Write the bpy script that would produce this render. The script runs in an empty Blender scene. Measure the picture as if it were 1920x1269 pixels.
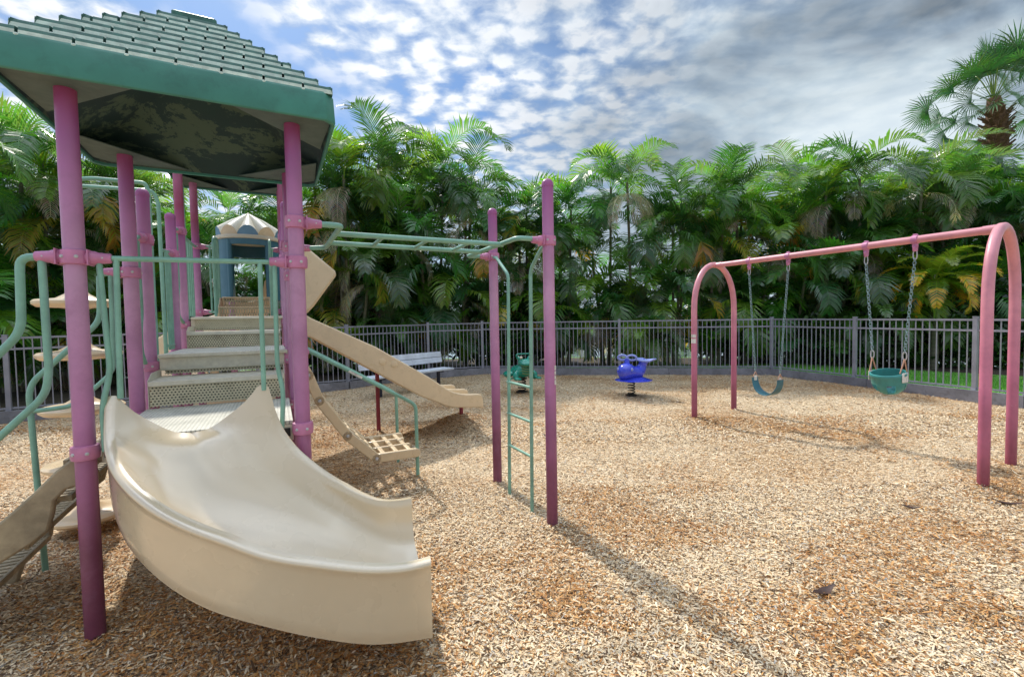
import bpy, bmesh, math, random
import numpy as np
from mathutils import Vector, Matrix
random.seed(7); rng = np.random.default_rng(11)
S = bpy.context.scene
COL = S.collection
PI = math.pi
R = math.radians

# ------------------------------------------------------------------ helpers
def link(o):
    COL.objects.link(o); return o

def tag(o, label=None, cat=None, group=None, kind=None):
    if label: o['label'] = label
    if cat: o['category'] = cat
    if group: o['group'] = group
    if kind: o['kind'] = kind
    return o

def empty(name, loc, rz=0.0, label=None, cat=None, group=None):
    o = bpy.data.objects.new(name, None); link(o)
    o.location = loc; o.rotation_euler = (0, 0, rz); o.empty_display_size = .2
    return tag(o, label, cat, group)

def fillet(pts, r, n=5):
    pts = [Vector(p) for p in pts]
    if len(pts) < 3: return pts
    out = [pts[0]]
    for i in range(1, len(pts) - 1):
        p, a, b = pts[i], pts[i-1], pts[i+1]
        da, db = (a - p), (b - p)
        d = min(r, da.length * .48, db.length * .48)
        s = p + da.normalized() * d; e = p + db.normalized() * d
        for k in range(n + 1):
            t = k / n
            out.append(s * (1-t)**2 + p * 2*t*(1-t) + e * t*t)
    out.append(pts[-1])
    return out

class MB:
    def __init__(s): s.v = []; s.f = []; s.m = []
    def add(s, vs, fs, mi=0):
        o = len(s.v); s.v += [tuple(v) for v in vs]
        s.f += [tuple(i + o for i in f) for f in fs]; s.m += [mi] * len(fs)
        return s
    def box(s, c, size, rot=None, mi=0):
        hx, hy, hz = size[0]/2, size[1]/2, size[2]/2
        vs = [Vector((x, y, z)) for x in (-hx, hx) for y in (-hy, hy) for z in (-hz, hz)]
        if rot is not None: vs = [rot @ v for v in vs]
        vs = [v + Vector(c) for v in vs]
        return s.add(vs, [(0,1,3,2),(4,6,7,5),(0,4,5,1),(2,3,7,6),(0,2,6,4),(1,5,7,3)], mi)
    def beam(s, p, q, w, h, mi=0, up=(0,0,1)):
        p, q = Vector(p), Vector(q); d = q - p; L = d.length; d.normalize()
        side = d.cross(Vector(up))
        if side.length < 1e-4: side = Vector((1,0,0))
        side.normalize(); u = side.cross(d)
        M = Matrix((d, side, u)).transposed()
        return s.box((p + q) / 2, (L, w, h), M, mi)
    def tube(s, path, r, seg=12, cap=True, mi=0):
        P = [Vector(p) for p in path]; n = len(P)
        rs = r if isinstance(r, (list, tuple)) else [r] * n
        vs = []; t0 = (P[1] - P[0]).normalized()
        nrm = t0.orthogonal().normalized()
        for i in range(n):
            if i == 0: t = t0
            elif i == n-1: t = (P[-1] - P[-2]).normalized()
            else:
                t = ((P[i] - P[i-1]).normalized() + (P[i+1] - P[i]).normalized())
                t = t.normalized() if t.length > 1e-6 else t0
            nrm = (nrm - t * nrm.dot(t)).normalized(); b = t.cross(nrm)
            for k in range(seg):
                a = 2*PI*k/seg
                vs.append(P[i] + (nrm*math.cos(a) + b*math.sin(a)) * rs[i])
        fs = []
        for i in range(n-1):
            for k in range(seg):
                k2 = (k+1) % seg
                fs.append((i*seg+k, i*seg+k2, (i+1)*seg+k2, (i+1)*seg+k))
        if cap:
            fs.append(tuple(range(seg))[::-1]); fs.append(tuple((n-1)*seg+k for k in range(seg)))
        return s.add(vs, fs, mi)
    def lathe(s, prof, c=(0,0,0), seg=24, mi=0, axis=None):
        vs = []; n = len(prof)
        for r, z in prof:
            for k in range(seg):
                a = 2*PI*k/seg; vs.append(Vector((r*math.cos(a), r*math.sin(a), z)))
        if axis is not None:
            q = Vector((0,0,1)).rotation_difference(Vector(axis)); vs = [q @ v for v in vs]
        vs = [v + Vector(c) for v in vs]
        fs = []
        for i in range(n-1):
            for k in range(seg):
                k2 = (k+1) % seg
                fs.append((i*seg+k, i*seg+k2, (i+1)*seg+k2, (i+1)*seg+k))
        fs.append(tuple(range(seg))[::-1]); fs.append(tuple((n-1)*seg+k for k in range(seg)))
        return s.add(vs, fs, mi)
    def loft(s, rings, closed=True, caps=True, mi=0):
        n = len(rings[0]); vs = [v for r in rings for v in r]; fs = []
        for i in range(len(rings)-1):
            for k in range(n if closed else n-1):
                k2 = (k+1) % n
                fs.append((i*n+k, i*n+k2, (i+1)*n+k2, (i+1)*n+k))
        if caps and closed:
            fs.append(tuple(range(n))[::-1]); fs.append(tuple((len(rings)-1)*n+k for k in range(n)))
        return s.add(vs, fs, mi)
    def prism(s, poly, off, mi=0):
        """extrude the planar polygon (list of 3-vectors) by vector off"""
        n = len(poly); off = Vector(off)
        vs = [Vector(p) for p in poly] + [Vector(p) + off for p in poly]
        fs = [tuple(range(n))[::-1], tuple(range(n, 2*n))]
        for k in range(n): fs.append((k, (k+1) % n, n + (k+1) % n, n + k))
        return s.add(vs, fs, mi)
    def ball(s, c, r, seg=14, rings=8, mi=0, rot=None):
        if not isinstance(r, (tuple, list)): r = (r, r, r)
        vs = []; fs = []
        for i in range(rings+1):
            t = PI*i/rings
            for k in range(seg):
                a = 2*PI*k/seg
                v = Vector((r[0]*math.sin(t)*math.cos(a), r[1]*math.sin(t)*math.sin(a), r[2]*math.cos(t)))
                if rot is not None: v = rot @ v
                vs.append(v + Vector(c))
        for i in range(rings):
            for k in range(seg):
                k2 = (k+1) % seg
                fs.append((i*seg+k, (i+1)*seg+k, (i+1)*seg+k2, i*seg+k2))
        return s.add(vs, fs, mi)
    def build(s, name, mat, parent=None, bevel=0, sub=0, smooth=40, label=None):
        me = bpy.data.meshes.new(name); me.from_pydata(s.v, [], s.f); me.validate()
        mats = mat if isinstance(mat, (list, tuple)) else [mat]
        for m in mats: me.materials.append(m)
        if len(mats) > 1 and len(me.polygons) == len(s.m): me.polygons.foreach_set('material_index', s.m)
        bm = bmesh.new(); bm.from_mesh(me); bmesh.ops.remove_doubles(bm, verts=bm.verts, dist=1e-5)
        bmesh.ops.recalc_face_normals(bm, faces=bm.faces); bm.to_mesh(me); bm.free()
        if smooth:
            me.polygons.foreach_set('use_smooth', [True]*len(me.polygons))
            me.set_sharp_from_angle(angle=R(smooth))
        o = bpy.data.objects.new(name, me); link(o)
        if parent: o.parent = parent
        if bevel:
            b = o.modifiers.new('bevel', 'BEVEL'); b.width = bevel; b.segments = 2; b.limit_method = 'ANGLE'; b.angle_limit = R(40)
            b.harden_normals = False
        if sub:
            m = o.modifiers.new('sub', 'SUBSURF'); m.levels = sub; m.render_levels = sub
        if label: o['label'] = label
        return o

def fast_mesh(name, verts, faces_flat, nper, mat, tint=None, uv=None, parent=None, smooth=False):
    """numpy mesh: verts (N,3), faces_flat (M,nper) of constant size nper"""
    me = bpy.data.meshes.new(name)
    nf = len(faces_flat)
    me.vertices.add(len(verts)); me.vertices.foreach_set('co', np.ascontiguousarray(verts, dtype=np.float32).ravel())
    me.loops.add(nf * nper); me.loops.foreach_set('vertex_index', np.ascontiguousarray(faces_flat, dtype=np.int32).ravel())
    me.polygons.add(nf); me.polygons.foreach_set('loop_start', np.arange(0, nf*nper, nper, dtype=np.int32))
    if smooth: me.polygons.foreach_set('use_smooth', np.ones(nf, dtype=bool))
    me.update(calc_edges=True); me.validate()
    if tint is not None:
        at = me.color_attributes.new('tint', 'FLOAT_COLOR', 'POINT')
        c = np.ones((len(verts), 4), dtype=np.float32); c[:, :3] = tint
        at.data.foreach_set('color', c.ravel())
    me.materials.append(mat)
    o = bpy.data.objects.new(name, me); link(o)
    if parent: o.parent = parent
    return o

def copy_tree(o, parent=None):
    c = o.copy(); COL.objects.link(c)
    if parent: c.parent = parent
    for ch in list(o.children): copy_tree(ch, c)
    return c

# value noise for colour patches and relief
_lat = rng.random((64, 64))
def vnoise(x, y, s):
    x = np.asarray(x) / s + 100.3; y = np.asarray(y) / s + 57.1
    xi = np.floor(x).astype(int); yi = np.floor(y).astype(int); fx = x - xi; fy = y - yi
    fx = fx*fx*(3-2*fx); fy = fy*fy*(3-2*fy)
    g = lambda a, b: _lat[a % 64, b % 64]
    return (g(xi, yi)*(1-fx) + g(xi+1, yi)*fx)*(1-fy) + (g(xi, yi+1)*(1-fx) + g(xi+1, yi+1)*fx)*fy

# ------------------------------------------------------------------ materials
class N:
    def __init__(s, name):
        s.mat = bpy.data.materials.new(name); s.mat.use_nodes = True
        s.t = s.mat.node_tree; s.t.nodes.clear()
        s.out = s.t.nodes.new('ShaderNodeOutputMaterial')
    def n(s, typ, **kw):
        nd = s.t.nodes.new(typ)
        for k, v in kw.items():
            if k.startswith('_'): setattr(nd, k[1:], v)
            else:
                key = int(k[1:]) if k[0] == 'i' and k[1:].isdigit() else k.replace('__', ' ')
                nd.inputs[key].default_value = v
        return nd
    def l(s, a, b): s.t.links.new(a, b)
    def ramp(s, fac, stops, interp='LINEAR'):
        r = s.t.nodes.new('ShaderNodeValToRGB'); r.color_ramp.interpolation = interp
        e = r.color_ramp.elements
        while len(e) < len(stops): e.new(.5)
        for q, (p, c) in zip(e, stops):
            q.position = p; q.color = (c, c, c, 1) if isinstance(c, (int, float)) else (*c, 1)
        s.l(fac, r.inputs[0]); return r
    def noise(s, vec, scale, detail=4, rough=.55, dist=0):
        n = s.n('ShaderNodeTexNoise', Scale=scale, Detail=detail, Roughness=rough, Distortion=dist)
        s.l(vec, n.inputs['Vector']); return n
    def mix(s, fac, a, b, mode='MIX'):
        m = s.t.nodes.new('ShaderNodeMix'); m.data_type = 'RGBA'; m.blend_type = mode
        for v, k in ((fac, 0), (a, 6), (b, 7)):
            if hasattr(v, 'links'): s.l(v, m.inputs[k])
            else: m.inputs[k].default_value = v if isinstance(v, (int, float)) else ((*v, 1) if len(v) == 3 else v)
        return m.outputs[2]
    def math(s, op, a, b=0.0, clamp=False):
        m = s.t.nodes.new('ShaderNodeMath'); m.operation = op; m.use_clamp = clamp
        for k, v in ((0, a), (1, b)):
            if hasattr(v, 'links'): s.l(v, m.inputs[k])
            else: m.inputs[k].default_value = v
        return m.outputs[0]

def paint(name, col, rough=.45, var=.12, scale=6, bump=.02, bscale=60, dirt=None, dirt_amt=.0, fade_shade=None, spec=.5, coat=0, chips=None):
    m = N(name); tc = m.n('ShaderNodeTexCoord'); v = tc.outputs['Object']
    nz = m.noise(v, scale, 5, .6)
    dark = tuple(c*(1-var*1.6) for c in col); light = tuple(min(1, c*(1+var)) for c in col)
    c = m.ramp(nz.outputs[0], [(.3, dark), (.7, light)]).outputs[0]
    if fade_shade:   # weathered paint plus painted-in shade along its height: [(z, colour factor)]
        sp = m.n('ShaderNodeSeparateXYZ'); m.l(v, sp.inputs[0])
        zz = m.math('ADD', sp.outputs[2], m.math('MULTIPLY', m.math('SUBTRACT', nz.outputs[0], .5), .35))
        mr = m.n('ShaderNodeMapRange', i1=fade_shade[0][0], i2=fade_shade[-1][0]); m.l(zz, mr.inputs[0])
        z0, z1 = fade_shade[0][0], fade_shade[-1][0]
        f = m.ramp(mr.outputs[0], [((z - z0)/(z1 - z0), cc) for z, cc in fade_shade]).outputs[0]
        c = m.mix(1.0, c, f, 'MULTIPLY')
    if dirt:
        dn = m.noise(v, 9, 6, .7, .4)
        fac = m.ramp(dn.outputs[0], [(.5, 0.0), (.72, dirt_amt)]).outputs[0]
        c = m.mix(fac, c, dirt)
    if chips:   # small flakes where the paint has come off
        cn = m.noise(v, 16, 9, .75, .2); c = m.mix(m.ramp(cn.outputs[0], [(.675, 0.0), (.69, .8)]).outputs[0], c, chips)
    b = m.n('ShaderNodeBsdfPrincipled', Roughness=rough); m.l(c, b.inputs['Base Color'])
    b.inputs['Specular IOR Level'].default_value = spec; b.inputs['Coat Weight'].default_value = coat; b.inputs['Coat IOR'].default_value = 1.9 if coat > .9 else 1.5; b.inputs['Coat Roughness'].default_value = .17 if coat > .9 else .05
    rr = m.noise(v, scale*3, 4); m.l(m.ramp(rr.outputs[0], [(.3, max(.05, rough-.08)), (.7, min(1, rough+.12))]).outputs[0], b.inputs['Roughness'])
    if bump:
        bn = m.noise(v, bscale, 3); bp = m.n('ShaderNodeBump', Strength=bump*5, Distance=.004); m.l(bn.outputs[0], bp.inputs['Height']); m.l(bp.outputs[0], b.inputs['Normal'])
    m.l(b.outputs[0], m.out.inputs[0]); return m.mat

M = {}
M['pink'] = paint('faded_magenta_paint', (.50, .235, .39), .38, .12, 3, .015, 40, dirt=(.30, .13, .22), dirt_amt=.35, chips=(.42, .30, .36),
                  fade_shade=[(0, (.33, .17, .19)), (.5, (.45, .27, .31)), (1.1, (.88, .68, .84)), (1.9, (1.05, 1.15, 1.08)), (2.35, (.95, .8, .97)), (2.65, (.72, .42, .72)), (2.95, (.62, .16, .25)), (3.6, (.9, .7, .8))])
M['clamp'] = paint('magenta_clamp_paint', (.55, .20, .35), .4, .12, 12, .02, 80)
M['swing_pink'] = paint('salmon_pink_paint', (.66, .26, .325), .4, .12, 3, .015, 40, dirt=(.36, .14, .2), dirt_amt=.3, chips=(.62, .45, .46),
                  fade_shade=[(0, (.34, .15, .19)), (.15, (.42, .24, .3)), (.9, (.82, .62, .82)), (1.8, (1.0, 1.0, 1.0)), (2.6, (1.08, 1.15, 1.0))])
M['maroon'] = paint('maroon_paint', (.25, .02, .045), .4, .15, 8)
M['green'] = paint('sage_green_pipe_paint', (.22, .43, .33), .42, .13, 8, .03, 60, dirt=(.13, .24, .18), dirt_amt=.4, chips=(.4, .5, .44))
M['fascia'] = paint('teal_green_roof_paint', (.05, .22, .165), .5, .14, 2.5, .03, 30, dirt=(.02, .06, .05), dirt_amt=.35)
M['shingle'] = paint('dark_green_shingle_plastic', (.05, .15, .115), .45, .25, 14, .02, 60)
M['shingle_edge'] = paint('sky_sheen_shingle_lip', (.58, .66, .55), .5, .2, 20)  # sky reflection on the lower bevel painted in as a pale lip
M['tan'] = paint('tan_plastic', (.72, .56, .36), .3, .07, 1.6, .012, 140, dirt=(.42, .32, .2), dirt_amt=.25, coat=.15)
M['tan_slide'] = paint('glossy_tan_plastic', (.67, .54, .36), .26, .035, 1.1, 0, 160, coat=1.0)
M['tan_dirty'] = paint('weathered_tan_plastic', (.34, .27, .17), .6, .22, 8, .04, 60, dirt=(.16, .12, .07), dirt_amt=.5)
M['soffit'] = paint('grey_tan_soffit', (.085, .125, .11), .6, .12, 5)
M['metal'] = paint('galvanised_bolt', (.5, .5, .5), .3, .1, 30)
M['dark'] = paint('black_rubber', (.015, .015, .017), .6, .2, 20)
M['fence'] = paint('grey_fence_paint', (.28, .28, .325), .5, .16, 3, .02, 60)
M['board'] = paint('grey_border_board', (.22, .22, .25), .65, .22, 2.5, .05, 30, dirt=(.08, .075, .07), dirt_amt=.6)
M['bench'] = paint('grey_bench_plank', (.66, .70, .77), .6, .14, 4, .05, 40)
M['bench_leg'] = paint('navy_bench_steel', (.016, .02, .04), .45, .2, 8)
M['frog'] = paint('glossy_green_plastic', (.012, .26, .18), .22, .1, 5, .01, 80, coat=.4)
M['frog_belly'] = paint('olive_green_belly', (.09, .17, .05), .35, .1, 8)
M['blue'] = paint('glossy_blue_plastic', (.045, .07, .62), .22, .1, 5, .01, 80, coat=.4)
M['blue_pale'] = paint('worn_pale_blue_plastic', (.26, .32, .68), .35, .1, 10)
M['hood_blue'] = paint('steel_blue_plastic', (.05, .16, .23), .35, .1, 3)
M['hood_pale_blue'] = paint('pale_blue_plastic', (.16, .30, .43), .4, .1, 4)
M['cream'] = paint('cream_plastic', (.66, .60, .47), .4, .08, 4, dirt=(.4, .33, .24), dirt_amt=.4)
M['teal'] = paint('teal_swing_plastic', (.05, .27, .26), .4, .12, 8)
M['belt'] = paint('blue_green_belt_rubber', (.03, .14, .18), .4, .15, 14)
M['sticker'] = paint('worn_white_sticker', (.74, .72, .66), .5, .1, 60, dirt=(.25, .2, .2), dirt_amt=.8)
M['rust'] = paint('copper_coated_link', (.55, .3, .2), .4, .15, 40)
M['chain'] = paint('teal_coated_chain', (.22, .33, .35), .3, .2, 60)
M['spring'] = paint('brown_black_spring_steel', (.03, .024, .02), .45, .3, 20)
M['trunk'] = None

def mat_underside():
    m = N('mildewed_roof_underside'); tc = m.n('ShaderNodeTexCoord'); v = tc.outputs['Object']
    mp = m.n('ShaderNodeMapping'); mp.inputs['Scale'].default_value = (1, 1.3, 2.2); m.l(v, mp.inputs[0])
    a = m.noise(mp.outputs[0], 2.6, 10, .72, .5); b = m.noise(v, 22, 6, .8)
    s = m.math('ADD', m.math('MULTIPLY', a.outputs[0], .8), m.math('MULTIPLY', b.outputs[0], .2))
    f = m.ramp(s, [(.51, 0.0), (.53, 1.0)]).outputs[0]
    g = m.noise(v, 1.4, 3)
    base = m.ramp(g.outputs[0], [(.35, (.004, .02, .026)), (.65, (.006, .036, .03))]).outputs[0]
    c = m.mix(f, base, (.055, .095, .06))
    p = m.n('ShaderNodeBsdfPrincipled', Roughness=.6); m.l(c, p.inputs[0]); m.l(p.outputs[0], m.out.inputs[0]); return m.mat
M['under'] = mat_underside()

def mat_perf(name, col, holes='round', sx=.022, sz=.022, rad=.3, z0=.0, z1=9, dirt=(.13, .085, .045), da=.6):
    """sheet with real see-through holes; object x / z (or y) across the sheet"""
    m = N(name); tc = m.n('ShaderNodeTexCoord'); v = tc.outputs['Object']
    sp = m.n('ShaderNodeSeparateXYZ'); m.l(v, sp.inputs[0])
    x = m.math('DIVIDE', sp.outputs[0], sx); z = m.math('DIVIDE', sp.outputs[2], sz)
    row = m.math('FLOOR', z); odd = m.math('MULTIPLY', m.math('MODULO', row, 2.0), .5)
    fx = m.math('SUBTRACT', m.math('FRACT', m.math('ADD', x, odd)), .5)
    fz = m.math('SUBTRACT', m.math('FRACT', z), .5)
    if holes == 'round':
        d = m.math('SQRT', m.math('ADD', m.math('POWER', fx, 2.0), m.math('POWER', fz, 2.0)))
        h = m.math('LESS_THAN', d, rad)
    else:
        h = m.math('MULTIPLY', m.math('LESS_THAN', m.math('ABSOLUTE', fx), rad), m.math('LESS_THAN', m.math('ABSOLUTE', fz), .40))
    nz = m.noise(v, 7, 6, .7, .3); n2 = m.noise(v, 40, 4)
    c = m.ramp(n2.outputs[0], [(.3, tuple(k*.85 for k in col)), (.7, col)]).outputs[0]
    c = m.mix(m.ramp(nz.outputs[0], [(.5, 0.0), (.75, da)]).outputs[0], c, dirt)
    p = m.n('ShaderNodeBsdfPrincipled', Roughness=.5); m.l(c, p.inputs[0])
    t = m.n('ShaderNodeBsdfTransparent'); mx = m.n('ShaderNodeMixShader')
    m.l(h, mx.inputs[0]); m.l(p.outputs[0], mx.inputs[1]); m.l(t.outputs[0], mx.inputs[2]); m.l(mx.outputs[0], m.out.inputs[0]); return m.mat
STEEL = (.62, .565, .39)
M['perf'] = mat_perf('perforated_beige_steel', STEEL, 'round', .0225, .0195, .27)
M['slot'] = mat_perf('slotted_tan_plastic', (.52, .44, .29), 'slot', .03, .062, .21)

def mat_deck():
    m = N('ribbed_deck_steel'); tc = m.n('ShaderNodeTexCoord'); v = tc.outputs['Object']
    sp = m.n('ShaderNodeSeparateXYZ'); m.l(v, sp.inputs[0])
    w = m.math('PINGPONG', sp.outputs[0], .011)
    w = m.math('DIVIDE', w, .011)
    w2 = m.math('DIVIDE', m.math('PINGPONG', sp.outputs[1], .011), .011)
    hole = m.math('MULTIPLY', m.math('GREATER_THAN', w, .62), m.math('GREATER_THAN', w2, .55))
    nz = m.noise(v, 5, 6, .65)
    c = m.ramp(nz.outputs[0], [(.3, (.46, .45, .38)), (.65, (.70, .68, .58))]).outputs[0]
    c = m.mix(m.math('MULTIPLY', hole, .55), c, (.1, .1, .085))
    p = m.n('ShaderNodeBsdfPrincipled', Roughness=.45); m.l(c, p.inputs[0])
    bp = m.n('ShaderNodeBump', Strength=.5, Distance=.004); m.l(w, bp.inputs['Height']); m.l(bp.outputs[0], p.inputs['Normal'])
    m.l(p.outputs[0], m.out.inputs[0]); return m.mat
M['deck'] = mat_deck()
M['shade_plate'] = paint('dark_shade_plate', (.045, .042, .035), .7, .2, 8)  # for the plates added to keep the riser holes dark
M['steel'] = paint('beige_step_steel', (.68, .64, .51), .4, .12, 9, .02, 60, dirt=(.2, .16, .1), dirt_amt=.35)

def mat_leaf(name, trans=.35, rough=.38):
    m = N(name); a = m.n('ShaderNodeAttribute', _attribute_name='tint')
    oi = m.n('ShaderNodeObjectInfo')
    hs = m.n('ShaderNodeHueSaturation'); m.l(a.outputs[0], hs.inputs['Color'])
    m.l(m.math('ADD', m.math('MULTIPLY', oi.outputs['Random'], .03), .485), hs.inputs['Hue'])
    m.l(m.math('ADD', m.math('MULTIPLY', oi.outputs['Random'], .3), .85), hs.inputs['Value'])
    p = m.n('ShaderNodeBsdfPrincipled', Roughness=rough); m.l(hs.outputs[0], p.inputs[0]); p.inputs['Specular IOR Level'].default_value = 1.0
    t = m.n('ShaderNodeBsdfTranslucent')
    tcx = m.mix(1.0, hs.outputs[0], (1.9, 2.0, .8), 'MULTIPLY'); m.l(tcx, t.inputs[0])
    mx = m.n('ShaderNodeMixShader', i0=trans); m.l(p.outputs[0], mx.inputs[1]); m.l(t.outputs[0], mx.inputs[2]); m.l(mx.outputs[0], m.out.inputs[0]); return m.mat
M['leaf'] = mat_leaf('palm_frond', .46, .27)
M['fan'] = mat_leaf('fan_palm_leaf', .2, .35)
M['shrub_leaf'] = mat_leaf('shrub_leaf', .3, .35)
M['grass'] = mat_leaf('grass_blade', .3, .5)

def mat_trunk():
    m = N('ringed_palm_trunk'); tc = m.n('ShaderNodeTexCoord'); v = tc.outputs['Object']
    sp = m.n('ShaderNodeSeparateXYZ'); m.l(v, sp.inputs[0])
    nz = m.noise(v, 3, 4)
    z = m.math('ADD', m.math('MULTIPLY', sp.outputs[2], 9.0), m.math('MULTIPLY', nz.outputs[0], .8))
    ring = m.math('FRACT', z)
    c = m.ramp(ring, [(0, (.05, .045, .035)), (.12, (.19, .17, .12)), (.9, (.16, .15, .10)), (1, (.07, .06, .05))]).outputs[0]
    c = m.mix(m.ramp(nz.outputs[0], [(.4, 0.0), (.7, .6)]).outputs[0], c, (.10, .12, .05))
    p = m.n('ShaderNodeBsdfPrincipled', Roughness=.75); m.l(c, p.inputs[0])
    bp = m.n('ShaderNodeBump', Strength=.6, Distance=.01); m.l(ring, bp.inputs['Height']); m.l(bp.outputs[0], p.inputs['Normal'])
    m.l(p.outputs[0], m.out.inputs[0]); return m.mat
M['trunk'] = mat_trunk()
M['boots'] = paint('brown_leaf_base_boots', (.17, .09, .04), .8, .4, 14, .08, 30)

def mat_chip():
    m = N('wood_chip'); a = m.n('ShaderNodeAttribute', _attribute_name='tint'); tc = m.n('ShaderNodeTexCoord')
    nz = m.noise(tc.outputs['Object'], 120, 3, .6)
    c = m.mix(.5, a.outputs[0], m.ramp(nz.outputs[0], [(.3, .6), (.65, 1.0)]).outputs[0], 'MULTIPLY')
    p = m.n('ShaderNodeBsdfPrincipled', Roughness=.75); m.l(c, p.inputs[0]); m.l(p.outputs[0], m.out.inputs[0]); return m.mat
M['chip'] = mat_chip()

def mat_mulch():
    m = N('wood_chip_ground'); tc = m.n('ShaderNodeTexCoord'); v = tc.outputs['Object']
    big = m.noise(v, .45, 5, .6, .4)
    wob = m.noise(v, 14, 3)
    layers = []
    for k, (ang, sc) in enumerate(((.5, 1.0), (1.9, 1.1), (2.7, .9))):
        mp = m.n('ShaderNodeMapping'); mp.inputs['Rotation'].default_value = (0, 0, ang); mp.inputs['Scale'].default_value = (22*sc, 80*sc, 1); mp.inputs['Location'].default_value = (k*7.3, k*3.1, 0)
        ad = m.n('ShaderNodeVectorMath', _operation='MULTIPLY_ADD'); m.l(wob.outputs[1], ad.inputs[0]); ad.inputs[1].default_value = (.05, .05, 0); m.l(v, ad.inputs[2])
        m.l(ad.outputs[0], mp.inputs[0])
        vo = m.n('ShaderNodeTexVoronoi', Scale=1.0); vo.voronoi_dimensions = '2D'; m.l(mp.outputs[0], vo.inputs['Vector'])
        layers.append(vo)
    sel = m.noise(v, 30, 2)
    h = m.ramp(sel.outputs[0], [(.44, 0.0), (.46, 1.0)]).outputs[0]; h2 = m.ramp(sel.outputs[0], [(.55, 0.0), (.57, 1.0)]).outputs[0]
    cc = m.mix(h2, m.mix(h, layers[0].outputs['Color'], layers[1].outputs['Color']), layers[2].outputs['Color'])
    dd = m.mix(h2, m.mix(h, layers[0].outputs['Distance'], layers[1].outputs['Distance']), layers[2].outputs['Distance'])
    sx = m.n('ShaderNodeSeparateColor'); m.l(cc, sx.inputs[0])
    pale = m.ramp(sx.outputs[0], [(0, (.16, .09, .04)), (.2, (.48, .33, .18)), (.55, (.77, .58, .36)), (1, (.90, .74, .52))]).outputs[0]
    brown = m.ramp(sx.outputs[0], [(0, (.12, .06, .025)), (.3, (.40, .2, .07)), (.7, (.64, .39, .17)), (1, (.78, .6, .38))]).outputs[0]
    c = m.mix(m.ramp(big.outputs[0], [(.44, 0.0), (.62, .9)]).outputs[0], pale, brown)
    edge = m.ramp(dd, [(.0, 1.0), (.55, .85), (.8, .35)]).outputs[0]
    c = m.mix(1.0, c, edge, 'MULTIPLY')
    p = m.n('ShaderNodeBsdfPrincipled', Roughness=.8); m.l(c, p.inputs[0])
    bp = m.n('ShaderNodeBump', Strength=.9, Distance=.012); m.l(m.math('ADD', sx.outputs[1], m.math('MULTIPLY', edge, .6)), bp.inputs['Height']); m.l(bp.outputs[0], p.inputs['Normal'])
    m.l(p.outputs[0], m.out.inputs[0]); return m.mat
M['mulch'] = mat_mulch()

def mat_ground(name, c1, c2, sc, rough=.9, bump=.5):
    m = N(name); tc = m.n('ShaderNodeTexCoord'); v = tc.outputs['Object']
    a = m.noise(v, sc, 8, .65); b = m.noise(v, sc*12, 4, .6)
    f = m.math('ADD', m.math('MULTIPLY', a.outputs[0], .6), m.math('MULTIPLY', b.outputs[0], .4))
    c = m.ramp(f, [(.36, c1), (.64, c2)]).outputs[0]
    p = m.n('ShaderNodeBsdfPrincipled', Roughness=rough); m.l(c, p.inputs[0])
    bp = m.n('ShaderNodeBump', Strength=bump, Distance=.03); m.l(b.outputs[0], bp.inputs['Height']); m.l(bp.outputs[0], p.inputs['Normal'])
    m.l(p.outputs[0], m.out.inputs[0]); return m.mat
M['lawn'] = mat_ground('lawn_turf', (.08, .22, .03), (.18, .38, .06), 1.2)
M['soil'] = mat_ground('leaf_litter_soil', (.025, .018, .012), (.09, .065, .04), 2.5)
def mat_water():
    m = N('pond_water'); tc = m.n('ShaderNodeTexCoord')
    nz = m.noise(tc.outputs['Object'], 1.6, 3)
    p = m.n('ShaderNodeBsdfPrincipled', Roughness=.06); p.inputs[0].default_value = (.10, .13, .14, 1); p.inputs['Specular IOR Level'].default_value = .9
    bp = m.n('ShaderNodeBump', Strength=.15, Distance=.05); m.l(nz.outputs[0], bp.inputs['Height']); m.l(bp.outputs[0], p.inputs['Normal'])
    m.l(p.outputs[0], m.out.inputs[0]); return m.mat
M['water'] = mat_water()

# ------------------------------------------------------------------ camera
H = 1.65; pitch = R(2.34); roll = R(1.03); FPX = 870.0
F_ = Vector((0, math.cos(pitch), -math.sin(pitch))); R0 = Vector((1, 0, 0)); U0 = Vector((0, math.sin(pitch), math.cos(pitch)))
R_ = R0*math.cos(roll) - U0*math.sin(roll); U_ = U0*math.cos(roll) + R0*math.sin(roll)
cam = bpy.data.cameras.new('camera'); cam.sensor_width = 36; cam.lens = FPX/1920*36; cam.clip_end = 3000; cam.clip_start = .05
co = bpy.data.objects.new('camera', cam); link(co); S.camera = co
mw = Matrix((R_, U_, -F_)).transposed().to_4x4(); mw.translation = (0, 0, H); co.matrix_world = mw

# ------------------------------------------------------------------ ground relief
TH = R(26.9); A0 = Vector((-2.2228, 2.3824, 0)); E1 = Vector((math.cos(TH), math.sin(TH), 0)); E2 = Vector((-math.sin(TH), math.cos(TH), 0))
def LW(a, b, z=0.0): return A0 + E1*a + E2*b + Vector((0, 0, z))
mounds = []
for (a, b, h, s) in ((3.50, 3.80, .17, .30), (2.13, 1.55, .10, .25), (1.2, -.9, .03, .6), (0, 0, .02, .25)):
    p = LW(a, b); mounds.append((p.x, p.y, h, s))
mounds += [(.294, 3.62, .03, .13), (-.19, 4.63, .03, .13), (2.915, 7.415, .03, .15), (3.825, 7.988, .03, .15), (4.368, 4.265, .035, .14), (5.212, 4.810, .035, .14), (3.23, 6.55, -.06, .4), (3.9, 5.3, -.05, .4), (-.35, 2.1, -.04, .35), (.3, 10.1, .05, .5), (2.44, 9.5, .04, .4), (1.6, 3.2, -.03, .7)]
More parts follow.
